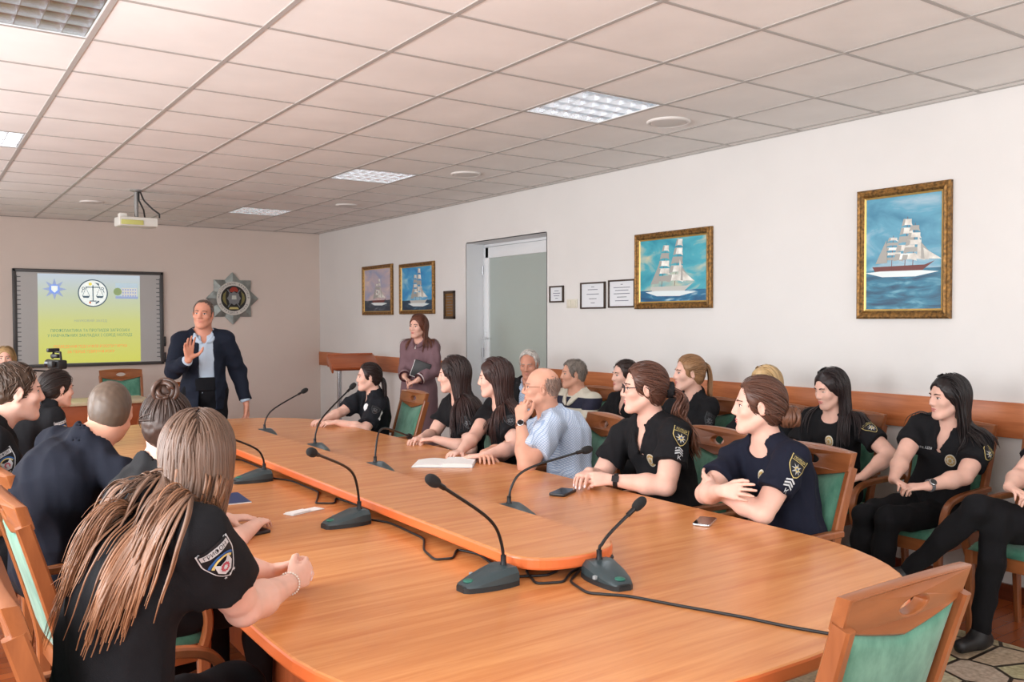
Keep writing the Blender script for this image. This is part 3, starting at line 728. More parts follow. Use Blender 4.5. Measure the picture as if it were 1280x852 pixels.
def make_chair(label, loc, rz, arms=True):
    t = thing('conference_chair', label, 'chair', loc, rz, 'green beech conference chairs')
    for s in (-1, 1):
        b = MB(); zs = np.linspace(0, CHZ-.075, 14)
        swept(b, [(s*back_x(z), back_y(z)-.07*max(0, .3-z), z) for z in zs], .03, [.03+.02*min(1, z/.4)-.012*max(0, z-.6) for z in zs]); b.build('rear_post', cw, t)
        b = MB(); zs = np.linspace(0, .44, 6); swept(b, [(s*.225, .215, z) for z in zs], [.026+.014*z/.44 for z in zs], [.028+.016*z/.44 for z in zs]); b.build('front_leg', cw, t)
        if arms:
            b = MB()
            P = [(s*.238, .2, .40), (s*.248, .222, .47), (s*.252, .225, .54), (s*.255, .205, .605), (s*.255, .15, .64), (s*.252, .05, .652), (s*.246, -.1, .655), (s*.236, back_y(.655)+.005, .655)]
            tt = np.linspace(0, 7, 30); P = np.array(P); P = np.stack([np.interp(tt, range(8), P[:, k]) for k in range(3)], 1)
            for _ in range(4): P[1:-1] = (P[:-2]+2*P[1:-1]+P[2:])/4
            swept(b, P, .036, .03); b.build('armrest', cw, t)
    b = MB()
    b.box((0, .215, .405), (.43, .026, .065), bev=.004).box((0, -.2, .405), (.39, .026, .065), bev=.004)
    for s in (-1, 1): b.box((s*.212, .005, .405), (.026, .4, .065), bev=.004)
    b.build('seat_frame', cwr, t)
    g = 17; V = []; F = []
    for j in range(g):
        for i in range(g):
            u, v = -1+2*i/(g-1), -1+2*j/(g-1); e = max(abs(u), abs(v))
            w = .232+.008*v; V.append((u*w*(1-.04*abs(v)**4), .018+v*.222*(1-.04*abs(u)**4), .44+.048*(1-e**6)**.5-.0+.006*(1-u*u)*(1-v*v)))
    for j in range(g-1):
        for i in range(g-1): F.append((j*g+i, j*g+i+1, (j+1)*g+i+1, (j+1)*g+i))
    bd = [i for i in range(g)]+[j*g+g-1 for j in range(1, g)]+[(g-1)*g+i for i in range(g-2, -1, -1)]+[j*g for j in range(g-2, 0, -1)]
    F.append(tuple(bd[::-1])); mesh_obj('seat', V, F, VEL, t)
    # top rail: V-shaped lower edge and an eye-shaped hand hole
    xs = np.linspace(-1, 1, 25); W = .232
    top = [(x*W, CHZ-.012*x*x) for x in xs]; bot = [(x*W*.985, CHZ-.088-.05*(1-abs(x))**.8 if abs(x) < .93 else CHZ-.088) for x in xs[::-1]]
    hole = [(.052*math.cos(a), CHZ-.064+.021*math.sin(a)*abs(math.sin(a))**.3) for a in np.linspace(0, 2*math.pi, 22)[:-1]]
    V, F = plate([top+bot, hole], .036, .006)
    V = np.stack([V[:, 0], back_y(CHZ)+.012-V[:, 2]-.26*(.0-V[:, 0]**2)-(V[:, 1]-CHZ)*.31-.012, V[:, 1]], 1)
    o = mesh_obj('top_rail', V, F, cwr, t, smooth=True); 
    try: o.data.set_sharp_from_angle(angle=R(40))
    except Exception: pass
    # upholstered back panel between the posts, cushioned on both faces
    nu, nv = 13, 16; V = []; F = []
    for side in (1, -1):
        for j in range(nv):
            for i in range(nu):
                u = -1+2*i/(nu-1); v = j/(nv-1); zt = CHZ-.09-.052*(1-abs(u))**.8; z = lerp(.47, zt, v)
                e = max(abs(u), abs(2*v-1)); V.append((u*(back_x(z)-.012), back_y(z)+side*(.006+.017*(1-e**4)**.6)+.2*(back_x(z)*u)**2-.004, z))
    q = nu*nv
    for j in range(nv-1):
        for i in range(nu-1):
            a = j*nu+i; F.append((a, a+nu, a+nu+1, a+1)); F.append((q+a, q+a+1, q+a+nu+1, q+a+nu))
    bd = [i for i in range(nu)]+[j*nu+nu-1 for j in range(1, nv)]+[(nv-1)*nu+i for i in range(nu-2, -1, -1)]+[j*nu for j in range(nv-2, 0, -1)]
    for a, b2 in zip(bd, bd[1:]+bd[:1]): F.append((a, b2, b2+q, a+q))
    mesh_obj('back_panel', V, F, VEL, t)
    return t
proto_chair = make_chair('empty green-backed chair in the near right corner, its back to the camera', (1.80, 1.40, 0), R(-1))
def chair(x, y, az, label):   # az: direction faced, 0 = away from the camera, 90 = to the right
    return copy_thing(proto_chair, (x, y, 0), -R(az), label)
# (x, y of the seat, direction, label)
for q in [
    (.50, 2.22, 90, 'nearest chair at the left edge, under the woman with long copper brown hair'),
    (.60, 3.30, 86, 'chair with a visible armrest at the left, under the woman with the hair bun'),
    (.62, 3.95, 84, 'chair hidden under the crew-cut man in the navy shirt'),
    (.22, 4.55, 80, 'chair under the young man seen in profile at the left edge'),
    (.40, 5.30, 80, 'chair under the dark-haired woman beneath the video camera'),
    (2.99, 2.46, -84, 'green-backed chair behind the woman with crossed arms in navy'),
    (3.10, 3.12, -80, 'green-backed chair behind the woman with glasses and a ponytail'),
    (3.08, 4.00, -76, 'green-backed chair behind the bald man in the pale blue shirt'),
    (3.08, 4.62, -72, 'chair of the long-haired woman next to the bald man'),
    (3.08, 5.12, -72, 'chair of the long-haired woman beside the empty green chair'),
    (2.98, 6.16, -86, 'green-backed chair behind the policewoman, in front of the standing woman in mauve'),
    (4.44, 1.95, -90, 'chair against the wall at the right edge, its sitter cut off by the picture'),
    (4.44, 2.56, -90, 'chair against the wall under the woman with a watch'),
    (4.44, 3.20, -90, 'chair against the wall under the dark-haired woman looking down'),
    (4.44, 3.72, -90, 'chair against the wall under the blonde woman who is mostly hidden'),
    (4.44, 4.30, -90, 'chair against the wall under the fair-haired woman with a high ponytail'),
    (4.44, 4.98, -90, 'chair against the wall under the woman behind the glasses wearer'),
    (4.44, 5.60, -90, 'chair against the wall under the grey-haired man in stripes'),
    (4.44, 6.22, -90, 'chair by the door under the white-haired old man'),
    (2.02, 10.55, 180, 'green-backed chair behind the far head table, below the whiteboard'),
    (.75, 10.55, 180, 'chair behind the far head table under the blonde woman'),
    (2.05, 8.62, 0, 'chair with its wooden back to us in front of the far head table'),
]: chair(*q)

# ------------------------------------------------------------------ head table and lectern at the far end
t = thing('head_table', 'far head table with a red-brown apron and a pale yellow front panel', 'table', (.7, 9.75, 0))
MB().box((0, 0, .735), (2.7, .62, .03), bev=.004).build('tabletop', wood('pale tabletop', (206, 186, 150), (222, 204, 172), (2, 20, 10), .3), t)
MB().box((0, -.26, .58), (2.6, .03, .28), bev=.003).build('apron', cherry, t)
MB().box((0, -.24, .27), (2.5, .02, .34), bev=.003).build('front_panel', M('yellow panel', (214, 200, 110), .5, var=.04), t)
for s in (-1, 1): MB().box((s*1.27, 0, .36), (.03, .56, .72), bev=.003).build('side_panel', cherry, t)
chrome = M('chrome tube', (190, 192, 196), .2, .95)
t = thing('lectern', 'wooden lectern top on a chrome post in the far right corner', 'lectern', (4.45, 9.8, 0), R(-12))
MB().lathe([(.2, 0), (.2, .012), (.05, .03), (.03, .04)], sides=28).build('base', chrome, t)
MB().lathe([(.028, .03), (.028, .96)], (-.17, 0, 0), 16).lathe([(.028, .03), (.028, .96)], (.17, 0, 0), 16).box((0, 0, .02), (.44, .09, .03), bev=.008).build('post', chrome, t)
b = MB(); Rm = np.array(Matrix.Rotation(R(22), 3, 'X')); b.box((0, 0, 1.06), (.56, .42, .025), Rm=Rm, bev=.004); b.build('reading_board', cherry, t)
b = MB(); b.box((0, .17, 1.07), (.56, .022, .16), bev=.004).box((-.28, .0, 1.03), (.02, .36, .08), Rm=Rm, bev=.003).box((.28, 0, 1.03), (.02, .36, .08), Rm=Rm, bev=.003).box((0, 0, .965), (.46, .14, .03), bev=.004); b.build('lectern_housing', cherry, t)

# ------------------------------------------------------------------ gooseneck microphones
micp = M('microphone plastic', (52, 66, 70), .35); micb = M('black metal', (26, 26, 28), .35, .3); foam = M('windscreen foam', (24, 23, 24), .9, bump=.5, bscale=500)
green_b = M('green button', (40, 104, 88), .4); tick = M('grey mark', (150, 156, 158), .4); rubber = M('black rubber', (24, 24, 25), .5)
def smooth_path(P, n=30, it=6):
    P = np.array(P, float); k = len(P); tt = np.linspace(0, k-1, n); Q = np.stack([np.interp(tt, range(k), P[:, i]) for i in range(3)], 1)
    for _ in range(it): Q[1:-1] = (Q[:-2]+2*Q[1:-1]+Q[2:])/4
    return Q
def mic(x, y, az, head, label, z=.75, mid=None):
    """x, y: rear end of the base (root of the neck); az: direction from rear to front; head: neck tip in world space"""
    t = thing('conference_microphone', label, 'microphone', (x, y, z), 0, 'gooseneck microphones on the table')
    f = A(math.sin(R(az)), math.cos(R(az)), 0); r = A(math.cos(R(az)), -math.sin(R(az)), 0)
    # wedge body: rows from rear (u=-.03) to the low front (u=.2)
    rows = [(-.03, .042, .040), (-.022, .052, .054), (.016, .058, .056), (.064, .055, .045), (.112, .046, .033), (.148, .033, .024), (.16, .02, .017)]
    def body(z0, k, rows, m):
        V = []; F = []
        for u, hw, h in rows:
            hw *= k; top = h if m == 0 else .02
            for q, zz in ((-hw, z0), (-hw, top*.72), (-hw*.72, top), (hw*.72, top), (hw, top*.72), (hw, z0)): V.append(f*u+r*q+A(0, 0, zz))
        n = len(rows)
        for i in range(n-1):
            for j in range(5): F.append((i*6+j, i*6+j+1, (i+1)*6+j+1, (i+1)*6+j))
            F.append((i*6+5, i*6, (i+1)*6, (i+1)*6+5))
        F += [tuple(range(5, -1, -1)), tuple((n-1)*6+j for j in range(6))]
        return V, F
    b = MB(); b.add(*body(.012, 1, rows, 0), 0); b.build('base', micp, t)
    b = MB(); b.add(*body(0, 1.03, rows, 1), 0); b.build('underside', M('dark base plastic', (30, 34, 36), .5), t)
    MB().ball(f*.13+A(0, 0, .0285), (.017, .017, .006), nu=16, nv=8).build('talk_button', green_b, t)
    MB().box(f*.08+r*.058+A(0, 0, .026), (.012, .012, .012), bev=.002).build('side_mark', tick, t)
    hd = A(*head)-A(x, y, z); root = A(0, 0, .05); L = hd-root
    m_ = mid if mid is not None else .42
    k1 = root+A(0, 0, 1)*np.linalg.norm(L)*m_*.8+L*A(1, 1, 0)*.10; 
    P = smooth_path([root, root+A(0, 0, .06), k1*.6+root*.4, k1, lerp(k1, hd, .5), hd], 40, 40)
    Q = P.copy(); MB().lathe([(.014, -.012), (.014, .0), (.009, .014), (.009, .035)], root, 12).tube(Q, .0052, 8).build('gooseneck', micb, t)
    d = _n(Q[-1]-Q[-4]); e = Q[-1]
    MB().tube([e-d*.025, e+d*.012], [.008, .0085], 12).build('collar', micb, t)
    b = MB(); c = [e+d*(.006+.052*s) for s in np.linspace(0, 1, 12)]
    b.tube(c, [.0172*math.sqrt(max(.04, 1-abs((s-.45)/.57)**2.6)) for s in np.linspace(0, 1, 12)], 14); b.build('windscreen', foam, t)
    return t
mic(1.495, 2.20, -92, (1.21, 2.10, 1.10), 'microphone at the near left end of the centre board, its neck leaning left')
mic(1.775, 2.075, 192, (1.895, 2.05, .95), 'nearest microphone, in front of the rounded end of the centre board')
mic(1.47, 3.19, -96, (1.17, 2.90, 1.09), 'second microphone from the camera on the left side of the centre board')
mic(1.47, 4.32, -92, (1.25, 4.18, 1.0), 'third microphone from the camera on the left side of the centre board')
mic(1.46, 5.06, -95, (1.2, 4.88, 1.0), 'microphone half hidden behind the long-haired woman, farthest on the left side')
mic(2.02, 2.93, 176, (2.38, 2.90, .99), 'nearest microphone behind the centre board, leaning towards the glasses wearer')
mic(2.03, 4.20, 176, (2.40, 4.53, .88), 'low-bent microphone behind the centre board next to the open notebook', mid=.5)
mic(2.04, 5.06, 178, (2.31, 5.14, 1.12), 'tall upright microphone in front of the policewoman with the white badge')
mic(2.03, 5.95, 178, (2.31, 5.98, 1.04), 'farthest microphone on the table, leaning right')
def cable(pts, label, r=.0042, name='microphone_cable'):
    P = smooth_path([(a, b, .7545) for a, b in pts], 16*len(pts), 10)
    o = MB().tube(P, r, 7).build(name, rubber, None, tuple(P[0]), smooth=True); tag(o, label, 'cable'); return o
cable([(1.77, 2.16), (1.66, 2.08), (1.63, 1.96), (1.71, 1.87), (1.77, 1.72), (1.84, 1.56), (1.88, 1.44), (1.945, 1.30)], 'long black cable from the nearest microphone running to the right rim of the table')
cable([(1.545, 2.22), (1.64, 2.17), (1.70, 2.19), (1.72, 2.25), (1.62, 2.26), (1.56, 2.12), (1.64, 2.085), (1.72, 2.15), (1.80, 2.18), (1.95, 2.2), (2.0, 2.32), (2.02, 2.7)], 'looped black cable tangle at the rounded end of the centre board')
cable([(1.51, 3.22), (1.56, 3.1), (1.55, 2.8), (1.47, 2.66), (1.44, 2.53), (1.5, 2.51), (1.57, 2.6), (1.6, 2.5), (1.54, 2.25)], 'black cable dipping out from under the centre board between the two near left microphones')
cable([(1.51, 4.34), (1.57, 4.2), (1.57, 3.85), (1.5, 3.7), (1.46, 3.62), (1.53, 3.57), (1.58, 3.68), (1.6, 3.4), (1.52, 3.22)], 'black cable loop beside the white folded paper on the left')
cable([(1.5, 5.1), (1.57, 5.0), (1.57, 4.6), (1.52, 4.36)], 'short black cable along the centre board behind the long-haired woman')
# phones, papers, notebook
black_glass = M('black glass', (20, 21, 24), .08); phone_s = M('phone silver', (190, 190, 192), .25, .8); phone_b = M('phone black', (24, 24, 26), .35)
def rrect(w, h, r, n=5):
    P = []
    for cx, cy, a0 in ((w/2-r, h/2-r, 0), (-w/2+r, h/2-r, 90), (-w/2+r, -h/2+r, 180), (w/2-r, -h/2+r, 270)):
        for k in range(n+1): a = R(a0+90*k/n); P.append((cx+r*math.cos(a), cy+r*math.sin(a)))
    return P
def phone(x, y, az, label, body, w=.07, h=.142, th=.009, screen=True):
    t = thing('smartphone', label, 'phone', (x, y, .75), -R(az))
    b = MB(); V, F = plate([rrect(w, h, .011)], th, .0025); b.add(V+A(0, 0, th/2+.0005), F); b.build('case', body, t)
    if screen:
        b = MB(); V, F = plate([rrect(w*.93, h*.95, .009)], .0012); b.add(V+A(0, 0, th+.0007), F); b.build('screen', black_glass, t)
        b = MB(); V, F = plate([rrect(w*.22, .003, .0014)], .0008); b.add(V+A(0, h*.43, th+.0014), F); b.build('earpiece', phone_b, t)
    return t
phone(2.59, 2.385, 60, 'silver-edged phone lying in front of the woman with crossed arms', phone_s)
phone(2.49, 3.17, 62, 'black phone beside the clasped hands of the glasses wearer', phone_b, .08, .15, .012)
phone(1.04, 3.25, 78, 'black phone lying face down beside the sleeve patch of the long-haired woman', phone_b, .075, .16, .011, False)
pw = M('white paper', (236, 234, 232), .6); navy = M('navy cover', (34, 56, 104), .5)
t = thing('booklet', 'navy blue booklet with a white mark, beside the long-haired woman', 'booklet', (1.15, 3.95, .75), -R(4))
MB().box((0, 0, .0015), (.2, .25, .003)).build('pages', pw, t); MB().box((0, .004, .0036), (.198, .243, .0012)).build('cover', navy, t)
b = MB(); V, F = plate([[(-.06, -.05), (-.03, -.05), (-.03, -.01), (.03, -.01), (.03, .03), (-.03, .03), (-.03, .06), (-.06, .06)]], .0008); b.add(V+A(-.03, -.02, .0046), F); b.build('white_mark', pw, t)
t = thing('folded_leaflet', 'white folded leaflet lying by the second left microphone', 'leaflet', (1.36, 3.5, .75), -R(72))
b = MB(); V, F = plate([[(-.028, -.085), (.028, -.08), (.024, .02), (.03, .085), (-.026, .08), (-.03, .0)]], .004, .001); b.add(V+A(0, 0, .003), F)
V, F = plate([[(-.026, -.08), (.026, -.075), (.022, .02), (-.024, .01)]], .003, .001); b.add(V+A(.001, 0, .008), F); b.build('folded_sheet', pw, t)
t = thing('open_notebook', 'open white notebook in front of the bald man', 'notebook', (2.46, 4.2, .75), -R(38))
def page_block(x0, x1, y0, y1, z0, z1, lift):
    V = []; n = 8
    for i in range(n+1):
        u = i/n; zz = z1+lift*math.sin(math.pi*u)*.6+lift*(1-u)*.3
        x = lerp(x0, x1, u)
        for y in (y0, y1): V += [(x, y, z0), (x, y, zz)]
    F = []
    for i in range(n):
        a = 4*i; F += [(a+1, a+3, a+7, a+5), (a, a+4, a+6, a+2), (a, a+1, a+5, a+4), (a+2, a+6, a+7, a+3)]
    F += [(0, 2, 3, 1), (4*n, 4*n+1, 4*n+3, 4*n+2)]
    return V, F
b = MB(); b.add(*page_block(0, .165, -.115, .115, .002, .02, .006)); b.build('page_block', pw, t)
b = MB(); b.add(*page_block(0, -.17, -.11, .12, .0025, .006, .014)); b.build('turned_page', pw, t)
MB().box((-.002, 0, .0012), (.34, .235, .0022)).build('cover', M('grey cover', (150, 150, 150), .5), t)
# video camera on a tripod beyond the left row
cx, cy = .95, 7.6
t = thing('video_camera', 'black video camera whose top shows above the dark-haired woman at the left', 'video camera', (cx, cy, 1.255), R(20))
cb = M('camera black', (26, 26, 28), .45)
b = MB(); b.box((0, 0, -.035), (.075, .17, .07), bev=.012).box((0, .02, .03), (.04, .1, .03), bev=.008); b.build('body', cb, t)
b = MB(); b.tube([(0, -.06, .0), (0, -.05, .06), (0, .05, .065), (0, .07, .01)], .009, 8); b.box((.0, .06, .075), (.09, .035, .03), bev=.006); b.build('handle', cb, t)
MB().lathe([(.03, 0), (.034, .05), (.03, .052)], (0, .085, -.03), 18, Rm=[[1, 0, 0], [0, 0, 1], [0, -1, 0]]).build('lens', M('lens glass', (30, 32, 40), .1), t)
b = MB(); b.box((-.06, -.03, -.03), (.03, .07, .05), bev=.006); b.build('flip_screen', cb, t)
t = thing('tripod', 'black tripod with a long pan handle under the video camera', 'tripod', (cx, cy, 0))
MB().lathe([(.02, .75), (.02, 1.14), (.035, 1.14), (.035, 1.183)], sides=14).build('centre_column', cb, t)
for k in range(3):
    a = 2.1*k+.5; MB().tube([(.02*math.cos(a), .02*math.sin(a), .8), (.38*math.cos(a), .38*math.sin(a), .01)], [.016, .011], 8).build('leg', cb, t)
b = MB(); b.tube([(-.02, -.02, 1.165), (-.16, -.05, 1.18), (-.3, -.08, 1.165)], [.007, .007, .012], 8); b.build('pan_handle', cb, t)
# ------------------------------------------------------------------ people
def skin_mat(name, rgb):
    if name in MATS: return MATS[name]
    m = M(name, rgb, .5, var=.035, vscale=16, bump=.05, bscale=260, spec=.35)
    b = m.node_tree.nodes['Principled BSDF']; b.inputs['Subsurface Weight'].default_value = .12; b.inputs['Subsurface Radius'].default_value = (.9, .35, .2); b.inputs['Subsurface Scale'].default_value = .01
    return m
SK = {'fair': skin_mat('fair skin', (228, 182, 164)), 'pink': skin_mat('pink skin', (232, 180, 160)), 'tan': skin_mat('tan skin', (216, 162, 138)), 'ruddy': skin_mat('ruddy skin', (208, 146, 122))}
LIPS = {'f': M('rose lips', (196, 104, 104), .4), 'm': M('pale lips', (190, 116, 104), .5)}
EYEW = M('eye white', (226, 220, 216), .25); IRIS = M('dark iris', (48, 36, 30), .15); LASH = M('dark lash', (40, 28, 24), .6)
HAIRM = attr_mat('hair strands', .4, .4)
def cloth(name, rgb=None, rough=.85, **k): return M(name, rgb, rough, bump=.25, bscale=420, spec=.2, **k)
BLK = cloth('black shirt cloth', (25, 25, 28)); NVY = cloth('navy shirt cloth', (24, 27, 42)); TRS = cloth('black trouser cloth', (21, 21, 24)); SHOE = M('black shoe', (20, 20, 22), .5)
SILV = M('silver thread', (196, 198, 200), .6); GOLDT = M('gold thread', (214, 194, 122), .6); PBLK = M('patch black', (16, 18, 24), .7); PBLUE = M('patch blue', (40, 90, 150), .6); PRED = M('patch red', (176, 70, 84), .6); BADGE = M('badge metal', (222, 216, 200), .35, .35); BADGEG = M('badge gold', (196, 166, 104), .4, .4)
def frame_az(az): a = R(az); return A(math.cos(a), -math.sin(a), 0), A(math.sin(a), math.cos(a), 0)
def group(ops):
    lo = np.min([p[1] for o, p, k in ops if o == '+'], axis=0); hi = np.max([p[2] for o, p, k in ops if o == '+'], axis=0)
    return (lambda P: ev(ops, P)), lo, hi
def flatten(lst): return [x for q in lst for x in q]

class Body:
    """a posed figure: joints, skin and clothing as implicit surfaces in world space"""
    def __init__(b, pel, head, az, haz, hp=0, hr=0, sex='f', s=1.0, g=1.0, hunch=.02, sh=(0, 0), belly=0, shz=(0, 0), sw=None, bust=1.0, nk=(.162, .045)):
        b.s, b.g, b.sex, b.belly, b.bust = s, g, sex, belly, bust
        b.P, b.H = A(*pel), A(*head)
        rb, fb = frame_az(az); b.rb, b.fb = rb, fb
        rh, fh = frame_az(haz); uh = A(0, 0, 1); p, q = R(hp), R(hr)
        f2 = fh*math.cos(p)-uh*math.sin(p); u2 = uh*math.cos(p)+fh*math.sin(p)
        r2 = rh*math.cos(q)-u2*math.sin(q); u3 = u2*math.cos(q)+rh*math.sin(q)
        b.Rh = np.stack([r2, f2, u3], 1)
        b.Nk = b.H-A(0, 0, nk[0])*s-fb*nk[1]*s
        b.u = _n(b.Nk-b.P); b.r = _n(rb-b.u*(rb@b.u)); b.f = np.cross(b.u, b.r)
        b.Rb = np.stack([b.r, b.f, b.u], 1)
        b.W = lerp(b.P, b.Nk, .34)-b.f*hunch*.7; b.Cc = lerp(b.P, b.Nk, .66)-b.f*(hunch+.01)
        sw = (sw or (.158 if sex == 'f' else .188))*s*(1+.4*(g-1)); b.sw = sw
        Sc = b.Nk-b.u*.052*s-b.f*hunch*.3; b.Sc = Sc
        b.S = {'L': Sc-b.r*sw+b.f*sh[0]+b.u*shz[0], 'R': Sc+b.r*sw+b.f*sh[1]+b.u*shz[1]}
        b.E = {}; b.Wr = {}; b.hands = {}; b.tips = {}
        b.legs = {}
    def hp(b, x, y, z): return b.H+b.s*(b.Rh@A(x, y, z))
    def arm(b, side, w, pole, d=None, n=(0, 0, -1), curl=30, thumb=25, spread=4, hs=1.0, fl=None, al=1.0):
        s = b.s; l1, l2 = (.275*s, .245*s) if b.sex == 'f' else (.30*s, .265*s)
        S, w = b.S[side], A(*w); D = np.linalg.norm(w-S); l1 *= al; l2 *= al
        if D > (l1+l2)*.985: k = D/((l1+l2)*.985); l1 *= k; l2 *= k
        x = (l1*l1-l2*l2+D*D)/(2*D); h = math.sqrt(max(0, l1*l1-x*x)); e = (w-S)/D
        q = A(*pole)-S; q = q-e*(q@e); q = _n(q); E = S+e*x+q*h
        b.E[side] = E; b.Wr[side] = w
        d = _n(w-E) if d is None else _n(d); n = A(*n); n = _n(n-d*(n@d))
        b.hands[side] = b._hand(side, w, d, n, curl, thumb, spread, s*hs*(.94 if b.sex == 'f' else 1.06), fl)
    def _hand(b, side, W, d, n, curl, thumb, spread, s, fl=None):
        t = np.cross(d, n)*(1 if side == 'R' else -1); ops = []; tips = []
        offs = [.031, .0105, -.010, -.029]; kl = [.088, .091, .086, .077]; L = [.070, .078, .073, .057]
        for i in range(4):
            K = W+s*(d*kl[i]+t*offs[i]-n*.002*(1-abs(i-1.5)))
            ops.append(('+', cone(W+s*(d*.012+t*offs[i]*.5), K, .0125*s, .0105*s), .014*s))
            a0 = R(curl if np.isscalar(curl) else curl[i]); sp = R(spread*(1.5-i)); p = K; ang = 0
            for j, (fr, w8) in enumerate(((.45, .62), (.31, 1.0), (.24, .72))):
                ang += a0*w8; dr = (d*math.cos(sp)+t*math.sin(sp)); dr = dr*math.cos(ang)+n*math.sin(ang)
                q = p+dr*L[i]*fr*s; r0 = (.0088-.0008*j-(.001 if i == 3 else 0))*s; ops.append(('+', cone(p, q, r0, r0-.0008*s), .003*s)); p = q
            tips.append((p, dr, n*math.cos(ang)-d*math.sin(ang)))
        B0 = W+s*(d*.02+t*.02+n*.006); th = R(thumb)
        d1 = _n(d*math.cos(th+.5)+t*math.sin(th+.5)*.9+n*.35); p = B0+d1*.046*s; ops.append(('+', cone(B0, p, .0155*s, .0115*s), .012*s))
        d2 = _n(d1*.8+d*.45-t*.15+n*.1); q = p+d2*.033*s; ops.append(('+', cone(p, q, .0105*s, .0095*s), .004*s))
        d3 = _n(d2*.85+d*.25-t*.3); e = q+d3*.026*s; ops.append(('+', cone(q, e, .0095*s, .0075*s), .003*s)); tips.append((e, d3, -n))
        b.tips[side] = tips; b.hn = n
        return group(ops)
    # ---- torso and limb volumes, inflated by t
    def torso(b, t=0.0, low=True):
        s, g = b.s, b.g; m = b.sex == 'm'; o = []
        if low: o.append(('+', ell(b.P+b.u*.03*s, (.162*s*g+t, .12*s*g+t, .13*s+t), b.Rb), .03))
        o.append(('+', ell(b.W, ((.142 if m else .128)*s*g+t, .104*s*g+t, .15*s+t), b.Rb), .06))
        if b.belly: o.append(('+', ell(lerp(b.P, b.W, .7)+b.f*.05*s, (.13*s*g+t, (.09+b.belly)*s+t, .13*s+t), b.Rb), .06))
        o.append(('+', ell(b.Cc, ((.162 if m else .138)*s*g+t, (.114 if m else .1)*s*g+t, .165*s+t), b.Rb), .06))
        o.append(('+', ell(lerp(b.Cc, b.Sc, .62), ((.165 if m else .14)*s+t, .088*s*g+t, .085*s+t), b.Rb), .04))
        for q in 'LR':
            sg = -1 if q == 'L' else 1
            o.append(('+', cone(b.Sc+b.r*sg*.05*s, b.S[q]-b.r*sg*.012*s, .052*s+t, .05*s+t), .04))
            o.append(('+', cone(b.Nk+b.u*.03*s-b.f*.012*s, lerp(b.Sc, b.S[q], .75)+b.u*.012*s, .046*s+t, .036*s+t), .035))
            if not m: o.append(('+', ell(lerp(b.Cc, b.Sc, .2)+b.f*.072*s*b.bust+b.r*sg*.066*s, (.06*s+t, .056*s+t, .06*s+t), b.Rb), .04))
        return o
    def arms(b, t=0.0, k=.025):
        s, o = b.s, []; fat = (1.06 if b.sex == 'f' else 1.15)*(.55+.45*b.g)
        for q in 'LR':
            S, E, w = b.S[q], b.E[q], b.Wr[q]
            o.append(('+', cone(S, E, .05*s*fat+t, .039*s*fat+t), k)); o.append(('+', cone(lerp(S, E, .35), lerp(S, E, .8), .046*s*fat+t, .04*s*fat+t), .02))
            o.append(('+', cone(E, lerp(E, w, .35), .04*s*fat+t, .042*s*fat+t), .015)); o.append(('+', cone(lerp(E, w, .35), w, .041*s*fat+t, .0245*s*(.5+.5*fat)+t), .02))
        return o
    def head_ops(b, t=0.0):
        s = b.s; p = b.hp; Rh = b.Rh; m = b.sex == 'm'; o = []
        E = lambda c, r, R2=None: ell(p(*c), np.array(r)*s+t, Rh if R2 is None else R2); Cn = lambda a, c, ra, rb: cone(p(*a), p(*c), ra*s+t, rb*s+t)
        o.append(('+', E((0, -.012, .035), (.074, .094, .085)), 0)); o.append(('+', E((0, -.05, -.01), (.062, .05, .07)), .03))
        o.append(('+', E((0, .024, -.035), (.057, .066, .083)), .03))
        jw = .056 if m else .05
        for sg in (-1, 1):
            o.append(('+', Cn((sg*jw, -.004, -.052), (sg*.02, .062, -.098), .019, .018), .025)); o.append(('+', E((sg*.04, .054, -.022), (.026, .026, .024)), .02))
        o.append(('+', E((0, .070, -.099), (.022, .02, .018 if not m else .021)), .02))
        o.append(('+', Cn((-.034, .074, .026), (.034, .074, .026), .011, .011), .016))
        for sg in (-1, 1): o.append(('-', E((sg*.031, .099, .004), (.018, .016, .013)), .014))
        o.append(('+', Cn((0, .086, .014), (0, .101, -.026), .008, .0108 if not m else .0125), .012))
        for sg in (-1, 1): o.append(('+', E((sg*.0115, .091, -.031), (.009, .0115, .0078)), .008))
        o.append(('+', E((0, .081, -.0575), (.024, .0115, .0065)), .009)); o.append(('+', E((0, .079, -.069), (.021, .0115, .0075)), .009))
        for sg in (-1, 1):
            c, sn = math.cos(.35), math.sin(.35); R2 = Rh@np.array([[c, sg*sn, 0], [-sg*sn, c, 0], [0, 0, 1]])@np.array([[1, 0, 0], [0, .96, .25], [0, -.25, .96]])
            o.append(('+', E((sg*.077, -.008, -.004), (.008, .019, .032), R2), .006)); o.append(('-', E((sg*.085, -.003, -.001), (.006, .010, .019), R2), .004))
        return o
    def neck(b, t=0.0):
        r = (.05 if b.sex == 'f' else .062)*b.s*(.6+.4*b.g)
        return [('+', cone(b.Nk-b.u*.02*b.s, b.hp(0, -.028, -.055), r*1.08+t, r*.98+t), .028)]
    def skin_ops(b, legs=False):
        o = b.torso(-.003)+b.neck()+[('+', group(b.head_ops()), .022)]+b.arms()
        for q in 'LR': o.append(('+', b.hands[q], .007))
        if legs: o += b.leg_ops(0)
        return o
    # ---- legs
    def leg(b, side, knee, ankle, fd=None): b.legs[side] = (A(*knee), A(*ankle), b.fb if fd is None else _n(A(*fd)))
    def sit(b, floor=0, spread=.05, reach=.43, feet=.0):
        for q, sg in (('L', -1), ('R', 1)):
            h = b.P+b.rb*sg*.09*b.s; kn = h+b.fb*reach*b.s+b.rb*sg*spread; kn[2] = .50*min(1.05, b.s)+.02; an = kn+b.fb*feet; an[2] = .1
            b.leg(q, kn, an)
    def hip(b, q): return b.P+b.r*(-.085 if q == 'L' else .085)*b.s-b.u*.02*b.s
